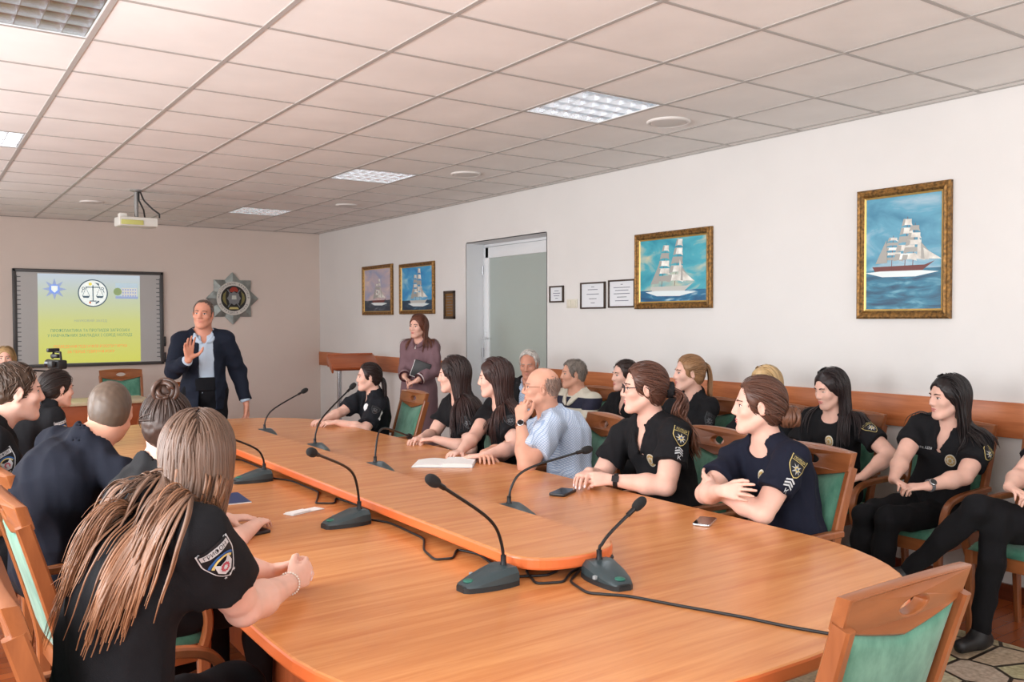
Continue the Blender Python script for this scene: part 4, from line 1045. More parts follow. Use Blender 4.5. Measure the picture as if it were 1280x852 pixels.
    def leg_ops(b, t=0.0):
        o = []; s = b.s; gg = .5+.5*b.g
        for q in 'LR':
            k, a, fd = b.legs[q]; h = b.hip(q)
            o.append(('+', cone(h, k, .082*s*gg+t, .056*s*gg+t), .035)); c = lerp(k, a, .3)-fd*.012
            o.append(('+', cone(k, c, .052*s*gg+t, .053*s*gg+t), .02)); o.append(('+', cone(c, a, .052*s*gg+t, .034*s+t), .02))
        return o

def build_skin(b, root, skin, res, legs=False):
    V, F = sdf_mesh(b.skin_ops(legs), res)
    return mesh_obj('body', V, F, SK[skin], root, root.location)
def put_child(o, parent, root):   # the mesh data is already relative to root
    o.parent = parent; return o
def face(b, body, root, brow=(70, 48, 38), brow_r=.0034, lips=True, closed=False, browm=None, eyes=True, res=1):
    hg = b.head_ops(); s = b.s; loc = np.array(root.location)
    def surf(pts, off=0.0):
        O = np.array([b.hp(x, .16, z) for x, z in pts]); return march(hg, O, np.broadcast_to(-b.Rh[:, 1], O.shape), off, .2, 60)
    for sg in (-1, 1):
        if eyes:
            c = surf([(sg*.0315, .004)])[0]
            mb = MB(); Rm = b.Rh@np.array(Matrix.Rotation(-sg*.28, 3, 'Z'))
            mb.ball(c-b.Rh[:, 1]*.0012*s, np.array((.0135, .0052, .0058 if not closed else .003))*s, 0, Rm, 16, 10)
            mb.ball(c+b.Rh[:, 1]*.0026*s, np.array((.0062, .0024, .0056 if not closed else .002))*s, 1, Rm, 12, 8)
            x = np.linspace(-1, 1, 9); P = np.array([c+Rm@(A(q*.0145, .0026-.0045*q*q, .0058*(1-q*q*.9)-(.0 if not closed else .004))*s) for q in x]); mb.tube(P, .0016*s, 6, 2)
            mesh = mb.build('eye', [EYEW, IRIS, LASH], body, loc, smooth=True)
        x = np.linspace(0, 1, 8); P = surf([(sg*(.014+.034*q), .0235+.006*math.sin(q*2.4)-.003*q) for q in x], .0004)
        MB().tube(P, [brow_r*s*(.65+.5*math.sin(min(1, 1.2*q+.15)*3)) for q in x], 6).build('eyebrow', browm or M('eyebrow %d %d' % brow[:2], brow, .8), body, loc, smooth=True)
    if lips:
        x = np.linspace(-1, 1, 11); mb = MB()
        P = surf([(.0235*q, -.0585+.002*abs(math.sin(q*3.1))-.0022*q*q) for q in x], -.0018); mb.tube(P, [(.0034 if b.sex == 'f' else .0028)*s*(1-.75*q*q)+.0006 for q in x], 6)
        P = surf([(.021*q, -.068+.0045*q*q) for q in x], -.0018); mb.tube(P, [(.0042 if b.sex == 'f' else .0034)*s*(1-.8*q*q)+.0006 for q in x], 6)
        mb.build('lips', LIPS[b.sex], body, loc, smooth=True)
# ---- hair
def tone_for(V, rgb, rgb2=None, zr=None, var=.12, seed=0):
    rg = np.random.default_rng(seed); c = np.array(lin(rgb)[:3]); c2 = np.array(lin(rgb2 or rgb)[:3])
    t = np.zeros(len(V)) if zr is None else np.clip((zr[0]-V[:, 2])/(zr[0]-zr[1]), 0, 1)
    n = 1+var*np.sin(V[:, 0]*210+np.sin(V[:, 2]*40)*2)*np.sin(V[:, 1]*190+V[:, 2]*30)
    col = (c[None]*(1-t[:, None])+c2[None]*t[:, None])*n[:, None]
    return np.concatenate([col, np.ones((len(V), 1))], 1)
def cap_ops(b, style, t=.012):
    s, p, Rh = b.s, b.hp, b.Rh; o = []
    E = lambda c, r: ell(p(*c), np.array(r)*s, Rh)
    o.append(('+', E((0, -.014, .036), (.075+t, .095+t, .085+t)), 0)); o.append(('+', E((0, -.052, -.012), (.064+t, .052+t*.8, .078)), .03))
    if style == 'bob':
        o.append(('+', E((0, -.05, -.05), (.058, .04, .05)), .04)); o.append(('-', E((0, .112, -.03), (.084, .086, .112)), .012))
    elif style == 'long':
        for sg in (-1, 1): o.append(('+', cone(p(sg*.066, -.015, .01), p(sg*.074, -.03, -.10), .026*s, .022*s), .03))
        o.append(('+', E((0, -.055, -.09), (.066, .045, .07)), .04))
        o.append(('-', E((0, .112, -.03), (.084, .086, .112)), .012)); o.append(('-', E((0, .05, -.17), (.06, .08, .07)), .02))
    else:
        hl = {'short': (.107, .103, .086), 'buzz': (.107, .103, .09), 'tied': (.108, .10, .088), 'fringe': (.06, .115, .13), 'recede': (.088, .104, .108)}[style]
        o.append(('-', E((0, hl[0], -.015 if style != 'fringe' else .05), (hl[1], .085 if style != 'fringe' else .105, hl[2]+.027 if style != 'fringe' else .14)), .010))
        o.append(('-', E((0, .058, -.092), (.13, .082, .084)), .008))
        if style == 'fringe': o.append(('-', E((0, .0, .13), (.075, .13, .10)), .02))
        for sg in (-1, 1): o.append(('-', E((sg*.092, -.002, -.006), (.026, .021, .034)), .006))
        o.append(('&', half(p(0, -.02, -.083 if style != 'tied' else -.1), -Rh[:, 2]), 0))
    return o
def strand_mesh(paths, normals, width, thick, rgb, rgb2, seed=0, var=.22, tip=.25, zfade=.35):
    """paths (n,k,3)"""
    rg = np.random.default_rng(seed); n, k, _ = paths.shape
    T = np.gradient(paths, axis=1); T /= np.linalg.norm(T, axis=2, keepdims=True)+1e-9
    S = np.cross(T, normals); S /= np.linalg.norm(S, axis=2, keepdims=True)+1e-9; Nn = np.cross(S, T)
    u = np.linspace(0, 1, k); pr = (np.minimum(1, .35+u*6)*(1-(1-tip)*np.clip((u-.55)/.45, 0, 1)**1.5))[None, :, None]
    w = width*rg.uniform(.6, 1.3, (n, 1, 1))*pr; th = thick*rg.uniform(.7, 1.2, (n, 1, 1))*pr
    V = np.stack([paths+S*w, paths+Nn*th, paths-S*w, paths-Nn*th], 2).reshape(-1, 3)
    base = (np.arange(n)[:, None, None]*k+np.arange(k-1)[None, :, None])*4; j = np.arange(4)[None, None, :]
    F = np.stack([base+j, base+(j+1) % 4, base+4+(j+1) % 4, base+4+j], -1).reshape(-1, 4)
    c1, c2 = np.array(lin(rgb)[:3]), np.array(lin(rgb2)[:3]); f = np.clip((u-zfade)/(1-zfade), 0, 1)[None, :, None]
    col = (c1*(1-f)+c2*f)*(1+var*rg.uniform(-1, 1, (n, 1, 1)))
    col = np.repeat(col[:, :, None, :], 4, 2).reshape(-1, 3)
    return V, F, np.concatenate([col, np.ones((len(col), 1))], 1)
def simulate(starts, dirs, lens, coll, k=34, grav=.22, off=.004, stiff=.78, seed=0, wav=.0, pull=None, stick=None, thick=.006, coh=6.28, nofwd=None):
    """strands that slide over the implicit surface coll and hang; stick = (surface, test) where they cling"""
    rg = np.random.default_rng(seed); n = len(starts); p = np.array(starts, float); d = np.array(dirs, float); d /= np.linalg.norm(d, axis=1, keepdims=True)
    st = (np.asarray(lens)/(k-1))[:, None]; off = off+rg.uniform(0, thick, n); out = [p.copy()]; nor = []; e = .004
    def grad(ops, q):
        d0 = ev(ops, q); g = np.stack([ev(ops, q+A(*(e if i == j else 0 for j in range(3))))-d0 for i in range(3)], 1); g /= np.linalg.norm(g, axis=1, keepdims=True)+1e-9; return d0, g
    d0, g = grad(stick[0] if stick else coll, p)
    if stick: p = p+g*(off-d0)[:, None]; out = [p.copy()]
    nor.append(g); ph = rg.uniform(0, coh, n); gv = np.zeros((n, 3)); gv[:, 2] = -1
    for i in range(1, k):
        on = stick[1](p) if stick else np.zeros(n, bool)
        dd = d*stiff+gv*grav
        if wav: dd = dd+wav*np.stack([np.sin(ph+i*.62), np.cos(ph*1.3+i*.55), np.zeros(n)], 1)
        d = dd/np.linalg.norm(dd, axis=1, keepdims=True)
        if pull is not None:
            d = d+pull*(~on)[:, None]; d /= np.linalg.norm(d, axis=1, keepdims=True)
        q = p+d*st; d0, g = grad(coll, q); m = d0 < off; nn = g.copy()
        if nofwd is not None:
            g = g-np.maximum(0, g@nofwd)[:, None]*nofwd*1.6+A(0, 0, .10); g /= np.linalg.norm(g, axis=1, keepdims=True)+1e-9
        q = np.where(m[:, None], q+g*np.minimum(off-d0, .03)[:, None], q)
        if on.any():
            d1, g1 = grad(stick[0], q[on]); q[on] = q[on]+g1*np.clip(off[on]-d1, -.02, .03)[:, None]; nn[on] = g1
        d = (q-p)/st; d /= np.linalg.norm(d, axis=1, keepdims=True)+1e-9; p = q; out.append(p.copy()); nor.append(nor[-1]*.6+nn*.4)
    return np.stack(out, 1), np.stack(nor, 1)
def join(parts):
    V = []; F = []; T = []; n = 0
    for v, f, t in parts: V.append(v); F.append(f+n); T.append(t); n += len(v)
    return np.concatenate(V), np.concatenate(F), np.concatenate(T)
def hair(b, root, style, rgb, rgb2=None, res=.006, t=.012, n=0, length=.4, seed=1, coll=None, width=.005, bun=None, tail=None, name='hair', wav=.02, pull=None, lmin=.8, stz=-.045, shortr=None, thick=.007, nofwd=None, mass=None, capstyle=None, hgrav=.15):
    rgb2 = rgb2 or rgb; loc = np.array(root.location); cap = cap_ops(b, capstyle or style, t); ops = list(cap)
    if style in ('short', 'recede', 'fringe', 'buzz'): ops.append(('n', wrinkle(.003 if style != 'buzz' else .001, 120, seed), 0))
    else: ops.append(('n', wrinkle(.0018, 90, seed), 0))
    parts = []
    V, F = sdf_mesh(ops, res); parts.append((V, F, tone_for(V, rgb, seed=seed)))
    if mass:
        V, F = sdf_mesh([('+', cone(p0, p1, r0, r1), .03) for (p0, r0), (p1, r1) in zip(mass[:-1], mass[1:])], res); parts.append((V, F, tone_for(V, rgb, rgb2, (mass[0][0][2], mass[-1][0][2]), seed=seed, var=.3)))
    coll = (coll or [])+[('+', group(b.head_ops()), .01)]
    rg = np.random.default_rng(seed); s = b.s
    capg = [('+', group(cap), 0)]; loc3 = lambda P: (P-b.H)@b.Rh/s
    def scalp(m, emin, back_only=False):
        out = []
        while len(out) < m:
            v = rg.normal(0, 1, 3); v /= np.linalg.norm(v)
            if v[2] < emin: continue
            w = A(v[0]*(.075+t), v[1]*(.095+t)-.014, v[2]*(.085+t)+.036)
            if style == 'long' and v[1] > .42 and w[2] < .112: continue
            if abs(ev(cap, b.hp(*w)[None])[0]) < .006: out.append(w)
        return out
    if style == 'long' and n:
        st, dr, ln = [], [], []
        for v in scalp(n, -.35):
            sg = 1 if v[0] > 0 else -1; top = min(1, max(0, (v[2]-.05)/.06)); bk = min(1, max(0, (-v[1]-.02)/.07))
            g = A(sg*(.25+.75*top)*(1-.7*bk), -(.15+.75*top)*(1-.3*bk)-(.9 if v[1] > .02 else 0), -(1-top)-.15)
            st.append(b.hp(*v)); dr.append(b.Rh@(g+rg.normal(0, .07, 3))); ln.append((length*rg.uniform(lmin, 1.05) if not (shortr and v[0] > shortr[0]+rg.normal(0, .012)) else shortr[1]*rg.uniform(.7, 1.1))+max(0, v[2])*.9)
        P, Nn = simulate(st, dr, ln, coll+capg, 42, seed=seed, wav=wav, stiff=.86, grav=hgrav, pull=pull, stick=(capg, lambda q: (loc3(q)[:, 2] > stz)), off=.002, thick=thick, nofwd=nofwd)
        parts.append(strand_mesh(P, Nn, width, .0018, rgb, rgb2, seed))
    if n and style in ('short', 'tied', 'recede', 'fringe'):
        st, dr, ln = [], [], []; at = A(*(tail['at'] if tail else bun['at'])) if style == 'tied' else None
        for v in scalp(n, -.6):
            st.append(b.hp(*v))
            if style == 'tied': g = at-v; L = np.linalg.norm(g); g = g/L; dr.append(b.Rh@(g+A(0, 0, .25*max(0, v[2])*8))); ln.append(L*1.02)
            else: dr.append(b.Rh@(A(v[0]*4+.35, .25 if v[2] > .08 else -.2, -.55 if v[2] < .1 else -.1)+rg.normal(0, .22, 3))); ln.append(.04*rg.uniform(.6, 1.4))
        pl = None
        P, Nn = simulate(st, dr, ln, capg, 12, seed=seed, grav=.0, stiff=1, off=.0008, thick=.003, stick=(capg, lambda q: np.ones(len(q), bool)))
        parts.append(strand_mesh(P, Nn, width*.6, .0011, rgb, rgb, seed, var=.3))
    if tail:
        at = b.hp(*tail['at']); m = tail.get('n', 60); w = tail.get('w', .022)
        st = [at+b.Rh@(rg.normal(0, 1, 3)*A(w, .008, w*.8)*.6) for _ in range(m)]; dr = [b.Rh@(A(*tail.get('d', (0, -1, .1)))+rg.normal(0, .16, 3)) for _ in range(m)]
        P, Nn = simulate(st, dr, tail['len']*rg.uniform(.8, 1.05, m), coll+[('+', group(cap), 0)], 26, seed=seed, grav=tail.get('g', .3), stiff=.8, wav=tail.get('wav', .03), off=.002, coh=tail.get('coh', 6.28), pull=tail.get('pull'))
        parts.append(strand_mesh(P, Nn, tail.get('sw', .007), .0045, rgb, tail.get('rgb2', rgb2), seed, tip=.15))
    V, F, T = join(parts); o = mesh_obj(name, V, F, HAIRM, root, loc, tone=T)
    if bun:
        c = A(*bun['at']); m = MB(); sz = bun.get('r', .04)
        for k in range(bun.get('n', 26)):
            a0 = rg.uniform(0, 6.3); tilt = rg.normal(0, .45, 2); rr = sz*rg.uniform(.45, 1.0); q = []
            for a in np.linspace(0, rg.uniform(3, 5.5), 16):
                v = A(rr*math.cos(a0+a), rg.normal(0, .0)+.018*math.sin(a*.9+k)+.35*sz*math.cos(k*1.3), rr*math.sin(a0+a)); v[1] += v[0]*tilt[0]*.5+v[2]*tilt[1]*.5
                q.append(b.hp(*(c+v)))
            m.tube(smooth_path(q, 18, 2), np.array([.2, .7]+[1]*14+[.7, .2])*.0085*s, 6)
        m.ball(b.hp(*c), np.array((sz*.8, sz*.55, sz*.8))*s, 0, b.Rh)
        V = np.concatenate(m.V); Fq = m.F
        o2 = mesh_obj('hair_bun', V, Fq, HAIRM, o, loc, tone=tone_for(V, bun.get('rgb', rgb), var=.35, seed=seed))
    return o
# ---- clothes
def shirt_ops(b, t=.013, sleeve=.62, neck='crew', hem=-.1, wr=.006, seed=3, loose=.014, wf=26):
    s = b.s; fat = (1.06 if b.sex == 'f' else 1.15)*(.55+.45*b.g); o = b.torso(t)
    for q in 'LR':
        S, E, w = b.S[q], b.E[q], b.Wr[q]; ax = E-S
        if sleeve <= 1.0:
            o.append(('+', cut(cone(S, S+ax*max(sleeve, .3)*1.1, .052*s*fat+t, (.046*s*fat+t+loose)), S+ax*sleeve, ax), .03))
        else:
            fr = sleeve-1; e = lerp(E, w, fr)
            o.append(('+', cone(S, E, .052*s*fat+t, .042*s*fat+t+loose*.6), .03)); o.append(('+', cut(cone(E, lerp(E, w, fr*1.08), .042*s*fat+t+loose*.6, .031*s*fat+t+loose*.6), e, w-E), .02))
    o.append(('n', wrinkle(wr, wf, seed), 0))
    r = (.05 if b.sex == 'f' else .062)*s*(.6+.4*b.g)
    o.append(('-', cone(b.Nk+b.u*.005*s+b.f*.004, b.hp(0, -.02, -.03), r*1.06+.006, r*1.1+.02), .004))
    if neck == 'v' : o.append(('-', ell(b.Nk+b.f*.082*s-b.u*.062*s, np.array((.034, .06, .085))*s, b.Rb), .004))
    if neck == 'open': o.append(('-', ell(b.Nk+b.f*.078*s-b.u*.035*s, np.array((.024, .05, .055))*s, b.Rb), .004))
    if neck == 'crew': o.append(('-', ell(b.Nk+b.f*.05*s-b.u*.015*s, np.array((.06, .055, .035))*s, b.Rb), .004))
    o.append(('&', half(b.P+b.u*hem*s, -b.u), 0))
    return o
def collar_ops(b, drop=.12, r=.011, spread=.05, hug=0):
    s = b.s; o = []; nr = (.05 if b.sex == 'f' else .062)*(.6+.4*b.g)
    L = lambda x, y, z: b.Nk+s*(b.r*x+b.f*y+b.u*z)
    for sg in (-1, 1):
        P = [(0, -nr-.022, .036), (sg*(nr*.75+.012), -nr*.72-.01, .034), (sg*(nr+.017), 0, .02), (sg*(nr*.9+.012), nr*.72+.012, .0), (sg*spread*.85, nr+.038, -drop*.45), (sg*spread*.3, nr+.052, -drop)]
        P = smooth_path([L(*q) for q in P], 14, 2)
        rr = np.linspace(1.15, .8, 14)*r*s
        for a, c, ra, rb in zip(P[:-1], P[1:], rr[:-1], rr[1:]): o.append(('+', cone(a, c, ra, rb), .004))
        # the folded leaf of the collar
        Q = P-b.u*.018*s
        for i in range(3, 12): Q[i] = Q[i]+b.r*sg*.014*s+b.f*.002
        for a, c, ra, rb in zip(Q[:-2], Q[1:-1], rr[:-2], rr[1:-1]): o.append(('+', cone(a, c, ra*.85, rb*.85), .006))
    return o
def build_sdf(name, ops, res, mat, root, parent=None):
    V, F = sdf_mesh(ops, res); o = mesh_obj(name, V, F, mat, parent or root, root.location); return o
def trousers(b, root, mat=None, res=.011, t=.012, ankle=.0, **k):
    o = [('+', cut(ell(b.P+b.u*.03*b.s, (.162*b.s*b.g+t-.008, .12*b.s*b.g+t-.008, .15*b.s+t), b.Rb), b.P+b.u*.13*b.s, b.u), .03)]+b.leg_ops(t)+[('n', wrinkle(.007, 22, 5), 0)]
    if ankle:
        k, a, fd = b.legs[ankle[0]]; pass
    o.append(('&', half(A(0, 0, .085), A(0, 0, -1)), 0))
    build_sdf('trousers', o, res, mat or TRS, root)
    for q in 'LR':
        k, a, fd = b.legs[q]; sl = b.s
        up = _n(k-a) if abs(a[2]-.1) > .04 else A(0, 0, 1)
        sole = a-up*.085; tl = _n(fd-up*(fd@up)); h = a-up*.045-tl*.03; te = a-up*.05+tl*.15*sl
        o = [('+', cone(h, te, .043*sl, .034*sl), .0), ('+', cone(a, a-up*.04+tl*.02, .04*sl, .045*sl), .03), ('&', half(sole+up*.004, -up), 0)]
        build_sdf('shoe', o, .008, SHOE, root)
# ---- insignia that lie on the cloth
def rows_mesh(mb, prof, m, cols=8):
    """prof: list of (y, halfwidth) -> filled 2D shape"""
    V = []; F = []
    for y, h in prof:
        for k in range(cols+1): V.append((h*(2*k/cols-1), y))
    for i in range(len(prof)-1):
        for k in range(cols): a = i*(cols+1)+k; F.append((a, a+1, a+cols+2, a+cols+1))
    mb.append((np.array(V), F, m))
def shield_prof(h, w, k=1.0, n=12):
    P = []
    for i in range(n+1):
        v = i/n; y = -h/2+h*v; hw = w/2*(min(1, (v/.55))**.55 if v < .55 else 1.0); P.append((y*k, max(.0005, hw*k)))
    return P
def ring_strip(outer, k):
    P = [(h, y) for y, h in outer]+[(-h, y) for y, h in outer[::-1]]; n = len(P); V = np.array(P+[(x*k, y*k) for x, y in P]); F = [(i, (i+1) % n, (i+1) % n+n, i+n) for i in range(n)]
    return V, F
def decal(name, layers, mats, ops, ctr, nrm, up, parent, root, off=.0022, step=.0009):
    Vs = []; Fs = []; fm = []; n = 0
    for i, (V2, F, m) in enumerate(layers):
        V = conform(ops, np.asarray(V2, float)[:, :2], A(*ctr), A(*nrm), A(*up), off+step*i)
        Vs.append(V); Fs += [tuple(q+n for q in f) for f in F]; fm += [m]*len(F); n += len(V)
    o = mesh_obj(name, np.concatenate(Vs), Fs, mats, parent, root.location, fm=fm, smooth=False); return o
def star2d(n, ro, ri):
    P = [(0, 0)]+star_poly(n, ro, ri); return np.array(P), [(0, 1+k, 1+(k+1) % (2*n)) for k in range(2*n)]
def dense(V, F): return np.asarray(V)[:, :2], F
PM = [PBLK, SILV, GOLDT, PBLUE, PRED]
def patch_layers(kind):
    """shield patch, 1 = star on black with a gold header, 2 = animal head with a blue and yellow arc"""
    L = []; h, w = .098, .078; pr = shield_prof(h, w); rows_mesh(L, pr, 0)
    V, F = ring_strip(pr, .93); L.append((V, F, 2 if kind == 1 else 1))
    V, F = text2d('ПОЛІЦІЯ' if kind == 1 else 'ГРИФОН', .0155 if kind == 1 else .016)
    if kind == 1:
        rows_mesh(L, [(.0245, .036), (.0265, .036)], 2); L.append((V[:, :2]*[.82, 1]+[0, .0345], F, 2))
        V, F = star2d(8, .027, .011); L.append((V-[0, .008], F, 1)); V, F = star2d(4, .015, .01); L.append((V-[0, .008], F, 2)); V, F = star2d(8, .006, .005); L.append((V-[0, .008], F, 3))
    else:
        rows_mesh(L, [(.026, .034), (.043, .034)], 1); L.append((V[:, :2]*[.85, 1]+[0, .034], F, 0))
        for r0, r1, m in ((.034, .029, 3), (.0285, .0235, 2)):
            a = np.linspace(.35, math.pi-.35, 14); V = np.concatenate([np.stack([r*np.cos(a), r*np.sin(a)-.012], 1) for r in (r0, r1)]); L.append((V, [(i, i+1, i+15, i+14) for i in range(13)], m))
        V = np.array([(-.019, .014), (-.008, .004), (.008, .004), (.019, .014), (.02, -.01), (.008, -.026), (-.008, -.026), (-.02, -.01)]); L.append((V-[0, .004], [(0, 1, 7), (1, 2, 5, 6), (1, 6, 7), (2, 3, 4), (2, 4, 5)], 1))
        V, F = star2d(10, .012, .010); L.append((V-[0, .012], F, 4)); V, F = star2d(8, .007, .004); L.append((V-[0, .012], F, 1))
        V, F = text2d('★ ★ ★', .010); L.append((V[:, :2]-[0, .037], F, 1))
    return L
def sleeve_patch(b, shirt, ops, root, side, kind=1, frac=.34, toward=None, sc_=1.0, rank=False, mono=False):
    S, E = b.S[side], b.E[side]; ax = _n(E-S); c = lerp(S, E, frac); lat = b.r*(-1 if side == 'L' else 1)
    n = lat if toward is None else A(*toward); n = _n(n-ax*(n@ax))
    L = [(np.asarray(V)[:, :2]*sc_*b.s, F, m) for V, F, m in patch_layers(kind)]
    mats = PM if not mono else [PBLK, M('grey thread', (110, 112, 116), .7), M('dark grey thread', (78, 80, 84), .7), PBLK, PBLK]
    decal('shoulder_patch', L, mats, ops, c, n, -ax, shirt, root)
    if rank:
        L = []
        for k in range(3):
            y = .012-.011*k; V = 1.25*np.array([(-.017, y-.008), (0, y), (.017, y-.008), (.017, y-.002), (0, y+.006), (-.017, y-.002)]); L.append((V, [(0, 1, 4, 5), (1, 2, 3, 4)], 1))
        V, F = text2d('К', .03); L.append((V[:, :2]-[0, .038], F, 1))
        decal('rank_insignia', L, PM, ops, lerp(S, E, frac+.27), n, -ax, shirt, root)
def chest_badge(b, shirt, ops, root, x, z, kind='oval', nrm=None):
    c = b.Nk+b.s*(b.r*x-b.u*z)+b.f*.05; n = b.f if nrm is None else A(*nrm)
    L = []; a = np.linspace(0, 2*math.pi, 25)[:-1]
    def el(rx, ry): return np.concatenate([[[0, 0]], np.stack([rx*np.cos(a), ry*np.sin(a)], 1)]), [(0, 1+i, 1+(i+1) % 24) for i in range(24)]
    V, F = el(.027, .034); L.append((V, F, 0)); V, F = el(.022, .028); L.append((V, F, 1)); V, F = star2d(8, .021, .014); L.append((V, F, 0)); V, F = el(.008, .011); L.append((V, F, 1))
    if kind == 'bright': L = [(el(.03, .034)[0], el(.03, .034)[1], 2)]
    decal('chest_badge', L, [BADGE, BADGEG, M('reflective white', (248, 248, 250), .25)], ops, c, n, b.u, shirt, root, .003, .0012)
def nails(b, body, root, side, rgb=(240, 214, 212)):
    m = MB()
    for p, d, n in b.tips[side]:
        up = -_n(n-d*(n@d)); r = np.cross(d, up); m.ball(p+up*.0055*b.s, np.array((.0048, .0085, .0018))*b.s, 0, np.stack([r, d, up], 1), 10, 6)
    m.build('fingernails', M('pale nail polish', rgb, .25), body, root.location, smooth=True)
def watch(b, root, side, strap, dial, w=.021, r=.019, face_n=None, square=False, rim=None):
    E, W = b.E[side], b.Wr[side]; ax = _n(W-E); c = lerp(E, W, .93); rr = .0275*b.s
    n = A(0, 0, 1) if face_n is None else A(*face_n); n = _n(n-ax*(n@ax)); q = np.cross(ax, n); Rm = np.stack([q, ax, n], 1)
    m = MB(); P = [c+rr*1.06*(n*math.cos(a)+q*math.sin(a)) for a in np.linspace(0, 2*math.pi, 29)]
    for off in (-w*.3, 0, w*.3): m.tube(np.array(P)+ax*off, .0042, 6)
    o = m.build('wristwatch', strap, root, root.location, smooth=True)
    if dial:
        m = MB(); cc = c+n*(rr*1.06+.004)
        if square: m.box(cc, (.03, .034, .009), 0, Rm, .003); m.box(cc+n*.005, (.026, .03, .001), 1, Rm)
        else: m.lathe([(r, -.004), (r, .004), (r*.86, .0055), (r*.84, .004)], cc, 24, 0, Rm); m.lathe([(r*.84, .003), (r*.84, .0045), (.001, .0046)], cc, 24, 1, Rm)
        m.build('watch_case', [rim or phone_s, dial], o, root.location)
    return o
def new_person(pel, label, group=None): return thing('person', label, 'person', (round(pel[0], 3), round(pel[1], 3), 0), 0, group)
NEAR, MID, FAR = .0052, .0062, .0072
def table_arms(b, lw=None, rw=None, fwd=.42, z=.785, apart=.09, curl=28, **k):
    """forearms resting on a table top in front"""
    for q, sg, w in (('L', -1, lw), ('R', 1, rw)):
        if w is None: w = np.append((b.P+b.fb*fwd+b.rb*sg*apart)[:2], z)
        b.arm(q, w, A(*w)-b.fb*.25+b.rb*sg*.12+A(0, 0, -.05), d=b.fb*.8-b.rb*sg*.6, n=(0, 0, -1), curl=curl, **k)
def dress(b, root, ops, mat, res, name='t_shirt'):
    return build_sdf(name, ops, res, mat, root)

# --- long-haired woman in front, leaning on the table with clasped hands
def cast_front_woman():
    root = new_person((.42, 2.2), 'woman with long copper brown hair seen from behind, hands clasped on the table')
    b = Body((.37, 2.2, .57), (.578, 2.195, 1.212), 75, 15, hp=6, hr=2, sex='f', s=1.0, g=1.1, hunch=.04, sh=(.02, .01), shz=(.0, .04), sw=.165, nk=(.105, .09))
    b.arm('R', (.885, 2.38, .812), (.70, 2.2, .2), d=(.72, .55, .06), n=(-.55, .8, -.15), curl=(38, 42, 46, 50), thumb=8, hs=1.02, al=1.2)
    b.arm('L', (.87, 2.52, .81), (.75, 2.75, .55), d=(.86, -.25, .06), n=(.1, -.75, -.45), curl=(46, 50, 52, 54), thumb=14, hs=1.02)
    b.sit(reach=.43)
    body = build_skin(b, root, 'fair', .0046); face(b, body, root)
    so = shirt_ops(b, .014, .60, 'crew', hem=-.06, wr=.006, loose=.022)
    sh = dress(b, root, so, BLK, .0075)
    sleeve_patch(b, sh, so, root, 'R', 2, .12, toward=(-.05, -1, .15), sc_=1.05)
    trousers(b, root, res=.011)
    o = [('+', ell(b.P+b.u*.045, (.186*1.1, .142*1.1, .15), b.Rb), 0), ('&', half(b.P+b.u*.07, b.u), 0), ('&', half(b.P+b.u*.028, -b.u), 0)]
    build_sdf('belt', o, .009, M('belt webbing', (34, 34, 37), .7), root)
    nails(b, body, root, 'R'); nails(b, body, root, 'L')
    m = MB(); ax = _n(b.Wr['R']-b.E['R']); c = lerp(b.E['R'], b.Wr['R'], .95); q1 = _n(np.cross(ax, A(0, 0, 1))); q2 = np.cross(q1, ax)
    for k in range(26):
        a = 2*math.pi*k/26; m.ball(c+.031*(q1*math.cos(a)+q2*math.sin(a)), .0032, nu=8, nv=6)
    m.build('bracelet', M('pearl bead', (236, 226, 216), .2), root, root.location, smooth=True)
    hair(b, root, 'long', (100, 76, 62), (140, 94, 64), res=.006, t=.003, n=1900, length=.47, seed=4, coll=so, width=.0042, wav=.05, capstyle='bob', hgrav=.25, pull=A(-.07, .03, -.012), lmin=.6, stz=-.02, shortr=(.035, .16), thick=.010, nofwd=b.f)
cast_front_woman()

def cast_bun_woman():
    root = new_person((.56, 3.22), 'woman in black with brown hair in a bun on top, behind the long-haired woman')
    b = Body((.64, 3.2, .57), (.75, 3.24, 1.185), 72, 17, hp=8, sex='f', s=.95, hunch=.05, sh=(.04, .04))
    table_arms(b); b.sit()
    body = build_skin(b, root, 'fair', MID); face(b, body, root)
    so = shirt_ops(b, .014, .6, 'crew', hem=-.06); dress(b, root, so, cloth('charcoal shirt cloth', (36, 36, 38)), .009); trousers(b, root, res=.013)
    hair(b, root, 'tied', (62, 44, 36), t=.014, n=260, length=.1, seed=6, width=.005, bun=dict(at=(0, -.07, .125), r=.045, n=34, rgb=(72, 50, 40)))
cast_bun_woman()

def cast_crewcut():
    root = new_person((.42, 3.8), 'crew-cut man in a dark navy shirt seen from behind, hunched at the left')
    b = Body((.44, 3.78, .58), (.655, 3.75, 1.195), 62, 16, hp=10, sex='m', s=.98, g=1.1, hunch=.085, sh=(.03, .05), shz=(-.01, -.01), nk=(.115, .10))
    table_arms(b, rw=(.86, 3.62, .785), lw=(.95, 4.0, .785)); b.sit()
    body = build_skin(b, root, 'tan', MID); face(b, body, root)
    so = shirt_ops(b, .014, .66, 'crew', hem=-.06, wr=.008); sh = dress(b, root, so, cloth('dark navy shirt cloth', (24, 27, 38)), .009)
    sleeve_patch(b, sh, so, root, 'R', 2, .08, toward=(.9, -.35, .1)); trousers(b, root, res=.013)
    hair(b, root, 'buzz', (92, 76, 64), t=.007, seed=2, res=.006)
cast_crewcut()

